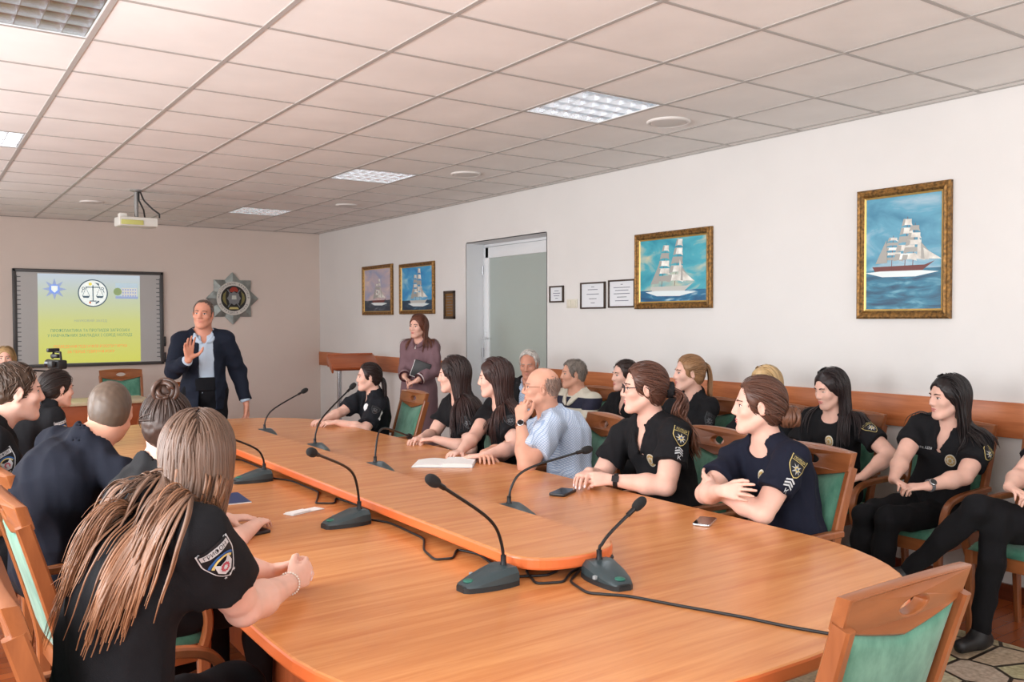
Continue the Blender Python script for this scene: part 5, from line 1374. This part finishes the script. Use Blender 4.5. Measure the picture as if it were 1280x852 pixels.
def cast_profile_youth():
    root = new_person((.2, 4.45), 'young man in a black polo shirt seen in right profile at the left edge')
    b = Body((.13, 4.42, .58), (.385, 4.4, 1.245), 84, 82, hp=2, sex='m', s=1.05, g=1.2, hunch=.05, nk=(.125, .09))
    table_arms(b, fwd=.5); b.sit()
    body = build_skin(b, root, 'fair', MID); face(b, body, root, brow=(84, 62, 48))
    so = shirt_ops(b, .015, .66, 'none', hem=-.06, wr=.008)+collar_ops(b, r=.013); sh = dress(b, root, so, BLK, .009, 'polo_shirt')
    sleeve_patch(b, sh, so, root, 'R', 2, .22, toward=(.1, -1, .1), sc_=1.05); trousers(b, root, res=.013)
    hair(b, root, 'short', (70, 52, 40), t=.008, n=260, seed=8, width=.006)
cast_profile_youth()

def cast_left_dark():
    root = new_person((.5, 6.15), 'dark-haired woman in black below the video camera, beyond the young man in profile')
    b = Body((.5, 6.15, .56), (.775, 6.2, 1.125), 66, 72, hp=4, sex='f', s=.94, hunch=.06, nk=(.125, .07))
    table_arms(b); b.sit()
    body = build_skin(b, root, 'fair', FAR); face(b, body, root)
    so = shirt_ops(b, .014, .6, 'crew', hem=-.06); sh = dress(b, root, so, BLK, .009)
    sleeve_patch(b, sh, so, root, 'R', 2, .2, toward=(.45, -1, .1), sc_=1.1); trousers(b, root, res=.014)
    hair(b, root, 'tied', (38, 28, 26), t=.016, n=200, length=.1, seed=3, tail=dict(at=(0, -.105, -.02), len=.3, d=(0, -.4, -1), n=70, w=.03))
cast_left_dark()

def cast_back_blonde():
    root = new_person((.72, 10.4), 'blonde woman seated at the far head table, half cut off by the left edge')
    b = Body((.80, 10.42, .57), (.81, 10.28, 1.175), 184, 190, sex='f', s=.96)
    table_arms(b, fwd=.36); b.sit()
    body = build_skin(b, root, 'pink', FAR); face(b, body, root)
    so = shirt_ops(b, .014, .62, 'crew', hem=-.06); dress(b, root, so, cloth('grey blouse', (92, 88, 92)), .01, 'blouse'); trousers(b, root, res=.014)
    hair(b, root, 'long', (176, 142, 98), (150, 112, 70), res=.008, n=220, length=.3, seed=12, coll=so, width=.005)
cast_back_blonde()

# --- the speaker
def cast_speaker():
    px, py = 2.12, 7.78
    root = new_person((px, py), 'man in a dark suit and light blue shirt standing with one hand raised')
    b = Body((px+.0, py, .93), (px-.01, py-.03, 1.612), 192, 210, hp=-2, hr=-3, sex='m', s=1.04, g=1.06, hunch=.0, sw=.172)
    b.arm('R', (1.90, 7.42, 1.235), (1.70, 7.75, .85), d=(-.04, -.14, 1), n=(.25, -.95, .1), curl=(8, 10, 14, 20), thumb=42, spread=7, hs=1.08)
    b.arm('L', (2.475, 7.74, .82), (2.60, 7.98, 1.05), d=(.02, -.06, -1), n=(-.8, -.1, 0), curl=24, thumb=12, hs=1.05)
    for q, sg in (('L', -1), ('R', 1)): b.leg(q, b.P+b.rb*sg*.11+A(0, 0, -.43), np.append((b.P+b.rb*sg*.14)[:2], .1))
    body = build_skin(b, root, 'ruddy', .0052); face(b, body, root, brow=(84, 66, 56))
    ls = cloth('light blue shirt cloth', (186, 204, 222))
    so = shirt_ops(b, .013, 1.95, 'open', hem=-.12, wr=.003, loose=-.012)+collar_ops(b, drop=.075, r=.012, spread=.075)
    dress(b, root, so, ls, .007, 'dress_shirt')
    suit = cloth('dark navy suit cloth', (28, 34, 48)); s = b.s
    jo = b.torso(.022)
    jo.append(('+', cone(b.W-b.u*.02, b.P-b.u*.09, .15*s, .172*s), .05))
    for q in 'LR':
        S, E, w = b.S[q], b.E[q], b.Wr[q]; jo.append(('+', cone(S-b.u*.004, E, .09, .076), .03)); jo.append(('+', cut(cone(E, lerp(E, w, .98), .076, .054), lerp(E, w, .9), w-E), .02))
    jo.append(('n', wrinkle(.006, 20, 9), 0))
    jo.append(('-', cone(b.Nk+b.u*.0, b.hp(0, -.02, -.03), .082, .10), .004))
    # open front: a wedge that narrows from the hem up to the waist and opens again to the neck
    for z0, x0, z1, x1 in ((.08, .060, -.62, .085),):
        for k in range(14):
            v = k/13; c = b.Nk+b.u*lerp(z0, z1, v)+b.f*.19-b.r*.015; hw = .052+.018*v if v < .7 else .058+.05*(v-.7)
            jo.append(('-', rbox(c, (hw, .16, .034), b.Rb, .004), 0))
    jo.append(('&', half(b.P-b.u*.15, -b.u), 0))
    jk = dress(b, root, jo, suit, .0085, 'suit_jacket')
    for sg in (-1, 1):   # lapels
        pts = [(sg*.082, .02), (sg*.062, -.10), (sg*.064, -.30), (sg*.10, -.22), (sg*.135, -.12), (sg*.118, -.095), (sg*.128, -.06), (sg*.10, .0)]
        g = 8; V = []; F = []
        E0 = [(.086, .03), (.066, -.06), (.060, -.14), (.060, -.22), (.064, -.31)]; E1 = [(.098, .03), (.122, -.05), (.138, -.12), (.104, -.22), (.066, -.32)]
        for a, c in zip(E0, E1):
            for k in range(5): x = lerp(a[0], c[0], k/4); z = lerp(a[1], c[1], k/4); V.append((sg*x-.015, z))
        for i in range(4):
            for k in range(4): q = i*5+k; F.append((q, q+1, q+6, q+5))
        decal('lapel', [(np.array(V), F, 0)], [suit], jo, b.Nk, b.f, b.u, jk, root, .004)
    decal('lapel_pin', [(star2d(8, .008, .006)[0]+[-.105, -.09], star2d(8, .008, .006)[1], 0)], [BADGEG], jo, b.Nk, b.f, b.u, jk, root, .007)
    trousers(b, root, cloth('black suit trousers', (20, 21, 26)), .011, t=.026)
    build_sdf('belt', [('+', ell(b.P+b.u*.03, (.162*b.s*b.g+.034, .12*b.s*b.g+.036, .34), b.Rb), 0), ('&', half(b.P+b.u*.135, b.u), 0), ('&', half(b.P+b.u*.02, -b.u), 0), ('&', half(b.P+b.r*.085, b.r), 0), ('&', half(b.P-b.r*.085, -b.r), 0), ('&', half(b.P, -b.f), 0)], .009, cloth('black suit trousers'), root)
    hair(b, root, 'recede', (96, 80, 70), t=.004, n=120, seed=5, width=.005)
cast_speaker()

def cast_mauve():
    px, py = 4.32, 7.9
    root = new_person((px, py), 'woman in a mauve long-sleeved dress standing by the wall and holding a black folder')
    b = Body((px, py, .86), (px-.02, py-.02, 1.49), 238, 246, hp=0, hr=-2, sex='f', s=.97, g=1.12)
    b.arm('R', (4.10, 7.80, .985), (4.36, 8.3, .8), d=(.1, -.75, -.35), n=(-.3, .2, -1), curl=30, thumb=15)
    b.arm('L', (4.14, 7.62, .955), (4.5, 7.45, .75), d=(-.5, .6, -.3), n=(.3, .3, -1), curl=34, thumb=15)
    for q, sg in (('L', -1), ('R', 1)): b.leg(q, b.P+b.rb*sg*.09+A(0, 0, -.38), np.append((b.P+b.rb*sg*.09)[:2], .1))
    body = build_skin(b, root, 'pink', FAR); face(b, body, root)
    mv = cloth('mauve cloth', (126, 98, 104)); wh = cloth('white trim', (216, 206, 204)); dk = cloth('dark red trim', (70, 34, 40))
    so = shirt_ops(b, .016, 1.80, 'none', hem=-.2, wr=.007, loose=.02)+collar_ops(b, drop=.05, r=.012)
    so2 = so+[('+', cone(b.W-b.u*.05, b.P-b.u*.1, .13, .175), .06), ('+', cone(b.P-b.u*.05, A(px, py, .25), .18, .235), .06), ('&', half(A(0, 0, .25), A(0, 0, -1)), 0)]
    dr = dress(b, root, so2, mv, .0095, 'dress')
    n = 24; V = []; F = []
    for k in range(n): z = .03-.50*k/(n-1); V += [(-.006, z), (.006, z)]
    F = [(2*k, 2*k+1, 2*k+3, 2*k+2) for k in range(n-1)]
    decal('front_stripe', [(np.array(V), F, 0), (np.array(V)*[.4, 1], F, 1)], [wh, dk], so2, b.Nk, b.f, b.u, dr, root, .003)
    for q in 'LR':
        E, w = b.E[q], b.Wr[q]; ax = _n(w-E); c = lerp(E, w, .79); m = MB()
        q1 = _n(np.cross(ax, A(.3, .2, 1))); q2 = np.cross(q1, ax)
        for off, mt in ((-.018, 1), (0, 0), (.014, 1)): m.tube([c+ax*off+.05*(q1*math.cos(a)+q2*math.sin(a)) for a in np.linspace(0, 2*math.pi, 25)], .009, 6, mt)
        m.build('cuff', [wh, dk], dr, root.location, smooth=True)
    for q in 'LR':
        k, a, fd = b.legs[q]; build_sdf('shoe', [('+', cone(a-A(0, 0, .05)-fd*.02, a+fd*.13-A(0, 0, .065), .036, .028), 0), ('&', half(A(0, 0, .006), A(0, 0, -1)), 0)], .008, SHOE, root)
    hair(b, root, 'long', (104, 62, 46), (96, 56, 42), res=.007, t=.014, n=260, length=.28, seed=15, coll=so, width=.005)
    t = thing('folder', 'black folder with a white edge held under the arm of the woman in mauve', 'folder', (4.21, 7.66, 1.06), R(-40))
    Rm = np.array(Matrix.Rotation(R(20), 3, 'Y')); MB().box((0, 0, 0), (.17, .02, .17), Rm=Rm, bev=.004).build('cover', M('black folder', (24, 24, 26), .45), t); MB().box((-.006, 0, -.004), (.17, .011, .166), Rm=Rm).build('paper_stack', pw, t)
cast_mauve()

# --- the right-hand row at the table
def cast_far_police():
    root = new_person((3.08, 6.42), 'policewoman with a shining white chest badge at the far right end of the table')
    b = Body((3.07, 6.42, .55), (3.0, 6.32, 1.105), -84, -74, sex='f', s=.90, hunch=.03, sh=(.03, .03))
    b.arm('L', (2.66, 6.16, .785), (2.85, 5.95, .6), d=(-.8, .25, 0), n=(.2, .3, -1), curl=30); b.arm('R', (2.62, 6.34, .785), (2.8, 6.6, .6), d=(-.7, -.3, 0), n=(0, 0, -1), curl=35)
    b.sit()
    body = build_skin(b, root, 'fair', FAR); face(b, body, root)
    so = shirt_ops(b, .02, .86, 'v', hem=-.1, wr=.009)+collar_ops(b, r=.014); sh = dress(b, root, so, cloth('police jacket cloth', (30, 32, 38)), .008, 'police_jacket')
    sleeve_patch(b, sh, so, root, 'L', 1, .36, toward=(-.5, -1, .1), mono=True)
    chest_badge(b, sh, so, root, -.035, .09, 'bright', nrm=A(-.6, -.8, 0)); trousers(b, root, res=.014)
    E, S = b.E['L'], b.S['L']; decal('reflective_strip', [(np.array([(x, y) for y in np.linspace(-.045, .045, 7) for x in (-.011, .011)]), [(2*k, 2*k+1, 2*k+3, 2*k+2) for k in range(6)], 0)], [M('reflective white')], so, lerp(S, E, .38), A(.75, -1, 0), S-E, sh, root, .003)
    hair(b, root, 'tied', (40, 26, 24), t=.011, n=180, seed=22, tail=dict(at=(0, -.108, -.01), len=.24, d=(0, -.6, -1), n=50, w=.02))
cast_far_police()

def cast_long_dark(pel, head, label, seed, rgb, lw, rw, patch_to, n=480, ln=.44):
    root = new_person(pel, label)
    b = Body((*pel, .56), head, -74, -50, sex='f', s=.97, hunch=.04, sh=(.02, .02), hp=4)
    b.arm('L', lw, A(*lw)+A(.22, -.24, -.2), d=(-.6, .5, -.02), n=(0, 0, -1), curl=30); b.arm('R', rw, A(*rw)+A(.2, .3, -.2), d=(-.7, -.3, 0), n=(0, 0, -1), curl=30)
    b.sit()
    body = build_skin(b, root, 'fair', MID); face(b, body, root)
    so = shirt_ops(b, .014, .64, 'crew', hem=-.06, wr=.007, loose=.018); sh = dress(b, root, so, BLK, .008)
    sleeve_patch(b, sh, so, root, 'L', 1, .4, toward=patch_to, mono=True); trousers(b, root, res=.014)
    hair(b, root, 'long', rgb, tuple(min(255, int(c*1.35)) for c in rgb), res=.0065, t=.014, n=n, length=ln, seed=seed, coll=so, width=.004, pull=-b.f*.025, nofwd=b.f*.62)
    return root, b
cast_long_dark((3.10, 5.02), (3.0, 5.01, 1.19), 'woman with long dark hair in black, next to the empty green chair', 31, (44, 28, 26), (2.80, 4.90, .785), (2.76, 5.02, .785), (-.5, -1, .1))
cast_long_dark((3.10, 4.52), (3.0, 4.51, 1.195), 'woman with long straight dark brown hair in black, beside the bald man', 37, (54, 32, 28), (2.68, 4.14, .785), (2.66, 4.36, .785), (-.6, -1, .1))

def check_shirt():
    m, nt, b = base_mat('blue check cloth'); L = nt.links
    tc = N(nt, 'ShaderNodeTexCoord'); br = N(nt, 'ShaderNodeTexBrick'); br.offset = 0; br.inputs['Scale'].default_value = 1
    br.inputs['Brick Width'].default_value = .0105; br.inputs['Row Height'].default_value = .0105; br.inputs['Mortar Size'].default_value = .0016; br.inputs['Mortar Smooth'].default_value = .3
    br.inputs['Color1'].default_value = lin((206, 217, 232)); br.inputs['Color2'].default_value = lin((200, 213, 230)); br.inputs['Mortar'].default_value = lin((146, 168, 200))
    mp = N(nt, 'ShaderNodeMapping'); mp.inputs['Rotation'].default_value = (R(90), 0, R(40)); L.new(tc.outputs['Object'], mp.inputs[0]); L.new(mp.outputs[0], br.inputs['Vector'])
    L.new(br.outputs['Color'], b.inputs['Base Color']); b.inputs['Roughness'].default_value = .8
    return m
def cast_bald():
    root = new_person((3.14, 3.95), 'bald man with glasses in a pale blue checked shirt, resting his chin on his hand')
    b = Body((3.14, 3.92, .57), (3.02, 4.05, 1.16), -66, -56, hp=-4, sex='m', s=1.0, g=1.12, hunch=.06, sh=(.05, .03), shz=(.0, 0))
    b.arm('L', (2.80, 3.945, .985), (2.60, 3.62, .45), d=(.22, .25, 1), n=(.8, .3, -.2), curl=(44, 52, 58, 62), thumb=10, hs=1.0)
    b.arm('R', (2.72, 4.2, .785), (2.8, 4.5, .6), d=(-.4, -.8, 0), n=(0, 0, -1), curl=25)
    b.sit()
    body = build_skin(b, root, 'tan', .005); face(b, body, root, brow=(150, 130, 116))
    so = shirt_ops(b, .015, .74, 'none', hem=-.08, wr=.009, loose=.026, wf=22)+collar_ops(b, r=.012, drop=.08); dress(b, root, so, check_shirt(), .0075, 'checked_shirt'); trousers(b, root, res=.013)
    hair(b, root, 'fringe', (150, 126, 114), t=.002, seed=9, res=.005, n=160, width=.004)
    glasses(b, root, M('thin gold wire', (150, 110, 90), .3, .6), .0016)
    watch(b, root, 'L', M('brown leather strap', (104, 62, 40), .5), black_glass, face_n=(-.6, -.8, .1), w=.019)
def glasses(b, root, mat, r):
    m = MB(); lens = MB()
    for sg in (-1, 1):
        P = [b.hp(sg*.033+.0235*math.cos(a), .0985-.004*abs(math.cos(a)), .003+.0185*math.sin(a)) for a in np.linspace(0, 2*math.pi, 25)]; m.tube(P, r, 6)
        m.tube([b.hp(sg*.056, .093, .008), b.hp(sg*.074, .07, .010), b.hp(sg*.081, -.005, .014), b.hp(sg*.08, -.026, -.006)], r, 6)
    m.tube([b.hp(-.0105, .0985, .006), b.hp(0, .104, .009), b.hp(.0105, .0985, .006)], r, 6)
    o = m.build('glasses', mat, root, root.location, smooth=True); return o
cast_bald()

def cast_glasses():
    root = new_person((3.12, 3.14), 'woman with glasses and a wavy brown ponytail in a black polo shirt')
    b = Body((3.12, 3.10, .57), (3.0, 3.17, 1.215), -88, -53, sex='f', s=1.03, g=1.12, hunch=.03, sh=(.03, .03), sw=.178)
    b.arm('L', (2.725, 3.09, .80), (2.86, 2.68, .55), d=(-.62, .62, .02), n=(.35, .45, -.55), curl=(26, 30, 34, 38), thumb=10, hs=1.04)
    b.arm('R', (2.715, 3.25, .815), (2.95, 3.5, .6), d=(-.8, -.42, -.05), n=(-.3, -.2, -1), curl=(24, 28, 32, 36), thumb=16, hs=1.04)
    b.sit()
    body = build_skin(b, root, 'fair', .005); face(b, body, root, brow=(72, 48, 38)); nails(b, body, root, 'L'); nails(b, body, root, 'R')
    so = shirt_ops(b, .015, .62, 'v', hem=-.08, wr=.007, loose=.022)+collar_ops(b, r=.012, drop=.125); sh = dress(b, root, so, BLK, .0075, 'polo_shirt')
    sleeve_patch(b, sh, so, root, 'L', 1, .19, toward=(-.45, -1, .1), sc_=1.0, rank=True)
    chest_badge(b, sh, so, root, -.05, .165, 'oval', nrm=b.f+A(0, -.35, 0)); trousers(b, root, res=.013)
    hair(b, root, 'tied', (92, 60, 48), (122, 76, 52), t=.013, n=320, seed=41, width=.005, coll=so, tail=dict(at=(0, -.118, -.005), len=.47, d=(.1, -1, -.2), n=110, w=.024, sw=.006, wav=.5, coh=1.4, pull=A(-.02, -.16, 0), rgb2=(112, 72, 52)))
    m = MB(); rg = np.random.default_rng(3)
    for k in range(9):
        a0 = .7*k; m.tube([b.hp(.03*math.cos(a+a0), -.125+.014*math.sin(3*a+k), -.005+.03*math.sin(a+a0)) for a in np.linspace(0, 4, 14)], .011, 6)
    m.build('hair_tie', M('black scrunchie', (22, 22, 25), .8), root, root.location, smooth=True)
    glasses(b, root, M('black glasses frame', (34, 32, 36), .4), .0024)
    watch(b, root, 'L', M('black watch strap', (26, 26, 28), .5), black_glass, face_n=(-.35, -.85, .35), square=True, w=.024, rim=M('dark watch case', (50, 50, 54), .3, .6))
cast_glasses()

def cast_crossed():
    root = new_person((3.12, 2.42), 'woman in a navy T-shirt with crossed arms, nearest on the right table side')
    b = Body((3.14, 2.38, .56), (3.0, 2.46, 1.185), -80, -46, sex='f', s=1.0, g=1.04, hunch=.04, sh=(.03, .04), sw=.168)
    b.arm('R', (2.70, 2.40, .862), (2.72, 2.78, .6), d=(.12, -1, .12), n=(.9, .15, -.35), curl=(14, 18, 22, 26), thumb=14, hs=.97)
    b.arm('L', (2.80, 2.53, .84), (2.72, 2.05, .5), d=(.35, .9, .2), n=(.8, -.5, .1), curl=(16, 18, 22, 26), thumb=-25, hs=.95)
    b.sit()
    body = build_skin(b, root, 'fair', .005); face(b, body, root, brow=(98, 66, 52))
    so = shirt_ops(b, .014, .64, 'crew', hem=-.08, wr=.007, loose=.02); sh = dress(b, root, so, NVY, .0075)
    sleeve_patch(b, sh, so, root, 'L', 1, .2, toward=(-.4, -1, .1), sc_=1.0, rank=True)
    chest_badge(b, sh, so, root, -.02, .125, 'oval', nrm=b.f+A(0, -.35, 0)); trousers(b, root, res=.013)
    hair(b, root, 'tied', (88, 58, 46), t=.013, n=320, seed=43, width=.005, bun=dict(at=(0, -.135, -.045), r=.044, n=36, rgb=(104, 68, 50)))
cast_crossed()

# --- the row along the wall
def lap_hands(b, z=.62, fwd=.3, lw=None, rw=None):
    lw = np.append((b.P+b.fb*fwd-b.rb*.045)[:2], z) if lw is None else lw; rw = np.append((b.P+b.fb*fwd+b.rb*.06)[:2], z+.015) if rw is None else rw
    b.arm('L', lw, A(*lw)-b.fb*.2-b.rb*.3, d=b.fb*.6+b.rb*.8, n=(0, 0, -1), curl=30); b.arm('R', rw, A(*rw)-b.fb*.2+b.rb*.3, d=b.fb*.7-b.rb*.7, n=(0, 0, -1), curl=34)
def cast_old_white():
    root = new_person((4.48, 6.2), 'white-haired old man in a dark jacket by the door')
    b = Body((4.5, 6.2, .56), (4.47, 6.17, 1.165), 240, 232, hp=12, sex='m', s=1.0, g=1.1); lap_hands(b, .60); b.sit()
    body = build_skin(b, root, 'ruddy', FAR); face(b, body, root, brow=(150, 140, 130), closed=True)
    so = shirt_ops(b, .013, .6, 'none', hem=-.08)+collar_ops(b, r=.012, drop=.07); dress(b, root, so, check_shirt(), .008, 'checked_shirt')
    jo = shirt_ops(b, .03, 1.9, 'none', hem=-.1, wr=.008)+[('-', ell(b.Nk+b.f*.15-b.u*.18, (.075, .14, .26), b.Rb), .01), ('-', cone(b.Nk, b.H, .085, .1), .01)]
    dress(b, root, jo, cloth('black jacket cloth', (28, 28, 30)), .009, 'jacket'); trousers(b, root, res=.014)
    hair(b, root, 'recede', (206, 200, 194), t=.012, n=160, seed=51, width=.006)
cast_old_white()
def stripes():
    m, nt, b = base_mat('navy and cream stripes'); L = nt.links
    tc = N(nt, 'ShaderNodeTexCoord'); sp = N(nt, 'ShaderNodeSeparateXYZ'); L.new(tc.outputs['Object'], sp.inputs[0])
    a = N(nt, 'ShaderNodeMath', operation='MULTIPLY'); a.inputs[1].default_value = 38; L.new(sp.outputs[2], a.inputs[0])
    c = N(nt, 'ShaderNodeMath', operation='ADD'); c.inputs[1].default_value = 2.4; L.new(a.outputs[0], c.inputs[0])
    s = N(nt, 'ShaderNodeMath', operation='SINE'); L.new(c.outputs[0], s.inputs[0])
    g = N(nt, 'ShaderNodeMath', operation='GREATER_THAN'); g.inputs[1].default_value = .1; L.new(s.outputs[0], g.inputs[0])
    mx = N(nt, 'ShaderNodeMix', data_type='RGBA'); mx.inputs[6].default_value = lin((34, 36, 58)); mx.inputs[7].default_value = lin((212, 206, 190)); L.new(g.outputs[0], mx.inputs[0])
    L.new(mx.outputs[2], b.inputs['Base Color']); b.inputs['Roughness'].default_value = .85
    return m
def cast_striped():
    root = new_person((4.48, 5.56), 'grey-haired man in a navy and cream striped polo, behind the bald man')
    b = Body((4.5, 5.54, .56), (4.45, 5.53, 1.115), -92, -66, hp=0, sex='m', s=.96, g=1.1); lap_hands(b); b.sit()
    body = build_skin(b, root, 'tan', FAR); face(b, body, root, brow=(110, 100, 90))
    so = shirt_ops(b, .015, .66, 'none', hem=-.08); sh = dress(b, root, so, stripes(), .008, 'striped_polo'); build_sdf('collar', collar_ops(b, r=.015, drop=.09), .007, cloth('cream collar', (214, 208, 192)), root, sh); trousers(b, root, res=.014)
    hair(b, root, 'short', (122, 112, 104), t=.012, n=160, seed=53, width=.006)
cast_striped()
def wall_woman(pel, head, az, haz, label, s=.96, hp=0, hr=0, neck='v', polo=True, lw=None, rw=None, sit=True, seed=60, res=FAR, patch=True, skin='fair', sw=None, **k):
    root = new_person(pel, label); b = Body((*pel, .56), head, az, haz, hp, hr, 'f', s, k.get('g', 1.0), sw=sw)
    lap_hands(b, lw=lw, rw=rw)
    if sit: b.sit()
    return root, b
def finish(root, b, polo=True, neck='v', res=FAR, patch=(-.4, -1, .1), badge=True, tr=.013, mono=False, skin='fair', bx=-.07, bz=.19, brow=(60, 42, 36), legs=False, closed=False):
    body = build_skin(b, root, skin, res, legs); face(b, body, root, brow=brow, closed=closed)
    so = shirt_ops(b, .014, .64, neck, hem=-.06, wr=.007, loose=.018)+(collar_ops(b, r=.012) if polo else []); sh = dress(b, root, so, BLK, .0085, 'polo_shirt' if polo else 't_shirt')
    if patch is not None: sleeve_patch(b, sh, so, root, 'L', 1, .36, toward=patch, mono=mono)
    if badge: chest_badge(b, sh, so, root, bx, bz)
    trousers(b, root, res=tr)
    return so, sh
root, b = wall_woman((4.5, 4.9), (4.44, 4.9, 1.135), -92, -74, 'dark-haired woman mostly hidden behind the woman with glasses', s=.95); so, sh = finish(root, b, badge=False, patch=None)
hair(b, root, 'tied', (48, 34, 30), t=.011, n=120, seed=61, tail=dict(at=(0, -.108, .0), len=.2, d=(0, -.6, -1), n=36, w=.018))
root, b = wall_woman((4.5, 4.28), (4.44, 4.24, 1.185), -86, -60, 'fair-haired woman with a high ponytail in a black polo, seated against the wall', s=1.0); so, sh = finish(root, b, badge=False, patch=(-.4, -1, .1), mono=True, brow=(120, 90, 64))
hair(b, root, 'tied', (150, 112, 78), (142, 98, 64), t=.012, n=240, seed=63, coll=so, tail=dict(at=(0, -.118, .055), len=.36, d=(0, -1, -.1), n=80, w=.02, g=.42))
root, b = wall_woman((4.5, 3.64), (4.45, 3.6, 1.14), -90, -72, 'blonde woman of whom only the top of the head shows behind the crossed-arms woman', s=.95); so, sh = finish(root, b, badge=False, patch=None, brow=(150, 120, 84))
hair(b, root, 'long', (196, 164, 118), (176, 138, 92), res=.0075, t=.013, n=220, length=.26, seed=65, coll=so, width=.005)
root, b = wall_woman((4.5, 3.12), (4.42, 3.10, 1.15), -96, -74, 'woman with long dark hair looking down, seated against the wall', s=.93, hp=14, lw=(4.1, 2.85, .64), sw=.165)
b.arm('L', (4.26, 2.78, .70), (4.55, 2.45, .7), d=(-.7, .5, -.2), n=(0, .2, -1), curl=25)
so, sh = finish(root, b, polo=False, neck='crew', patch=(-.5, -1, .1), bx=-.03, bz=.15, closed=True)
hair(b, root, 'long', (36, 26, 27), (40, 28, 28), res=.0065, t=.013, n=380, length=.34, seed=67, coll=so, width=.004)
def cast_watch_woman():
    root, b = wall_woman((4.5, 2.50), (4.42, 2.40, 1.15), -92, -62, 'woman with long black hair and a wristwatch, hands in her lap by the wall', s=.92, hp=3, g=1.06, sw=.172)
    b.arm('L', (4.06, 2.30, .745), (4.40, 1.95, .5), d=(-.5, .75, -.1), n=(.2, .2, -1), curl=34, thumb=12); b.arm('R', (4.06, 2.48, .75), (4.35, 2.85, .5), d=(-.35, -.8, -.12), n=(-.3, -.1, -1), curl=40, thumb=12)
    for q, sg in (('L', -1), ('R', 1)): b.leg(q, (4.03, 2.62 if q == 'R' else 2.49, .55), (4.05 if q == 'R' else 4.0, 2.66 if q == 'R' else 2.54, .1))
    so, sh = finish(root, b, res=.006, patch=(-.2, -1, .2), bx=-.075, bz=.165, tr=.011)
    L = []; V, F = text2d('ПОЛІЦІЯ', .018); decal('name_tape', [(V[:, :2], F, 0)], [SILV], so, b.Nk+b.r*.07-b.u*.12+b.f*.04, b.f, b.u, sh, root, .003)
    hair(b, root, 'long', (30, 23, 24), (34, 26, 26), res=.006, t=.013, n=460, length=.32, seed=71, coll=so, width=.004, pull=-b.f*.02, nofwd=b.f*.62)
    watch(b, root, 'L', M('grey watch strap', (120, 120, 124), .4, .3), black_glass, face_n=(-.55, -.55, .6), w=.018, r=.018)
cast_watch_woman()
def cast_edge():
    root, b = wall_woman((4.5, 1.82), (4.44, 1.75, 1.16), -92, -70, 'person in black with crossed legs at the right edge, head outside the picture', s=.95, sw=.17)
    b.arm('L', (4.03, 1.72, .79), (4.4, 1.4, .5), d=(-.5, .8, -.05), n=(.2, .2, -1), curl=32, thumb=14); b.arm('R', (4.06, 1.92, .80), (4.38, 2.2, .55), d=(-.45, -.75, -.1), n=(-.3, -.1, -1), curl=36, thumb=14)
    b.leg('R', (4.06, 1.98, .60), (4.10, 2.06, .10), (-.9, .1, 0)); b.leg('L', (3.98, 2.02, .70), (3.92, 2.32, .34), (-.6, .5, -.25))
    so, sh = finish(root, b, res=.006, patch=None, badge=False, tr=.010, legs=True)
    hair(b, root, 'tied', (60, 44, 36), t=.011, n=60, seed=73, tail=dict(at=(0, -.108, .0), len=.2, d=(0, -.6, -1), n=30, w=.018))
cast_edge()
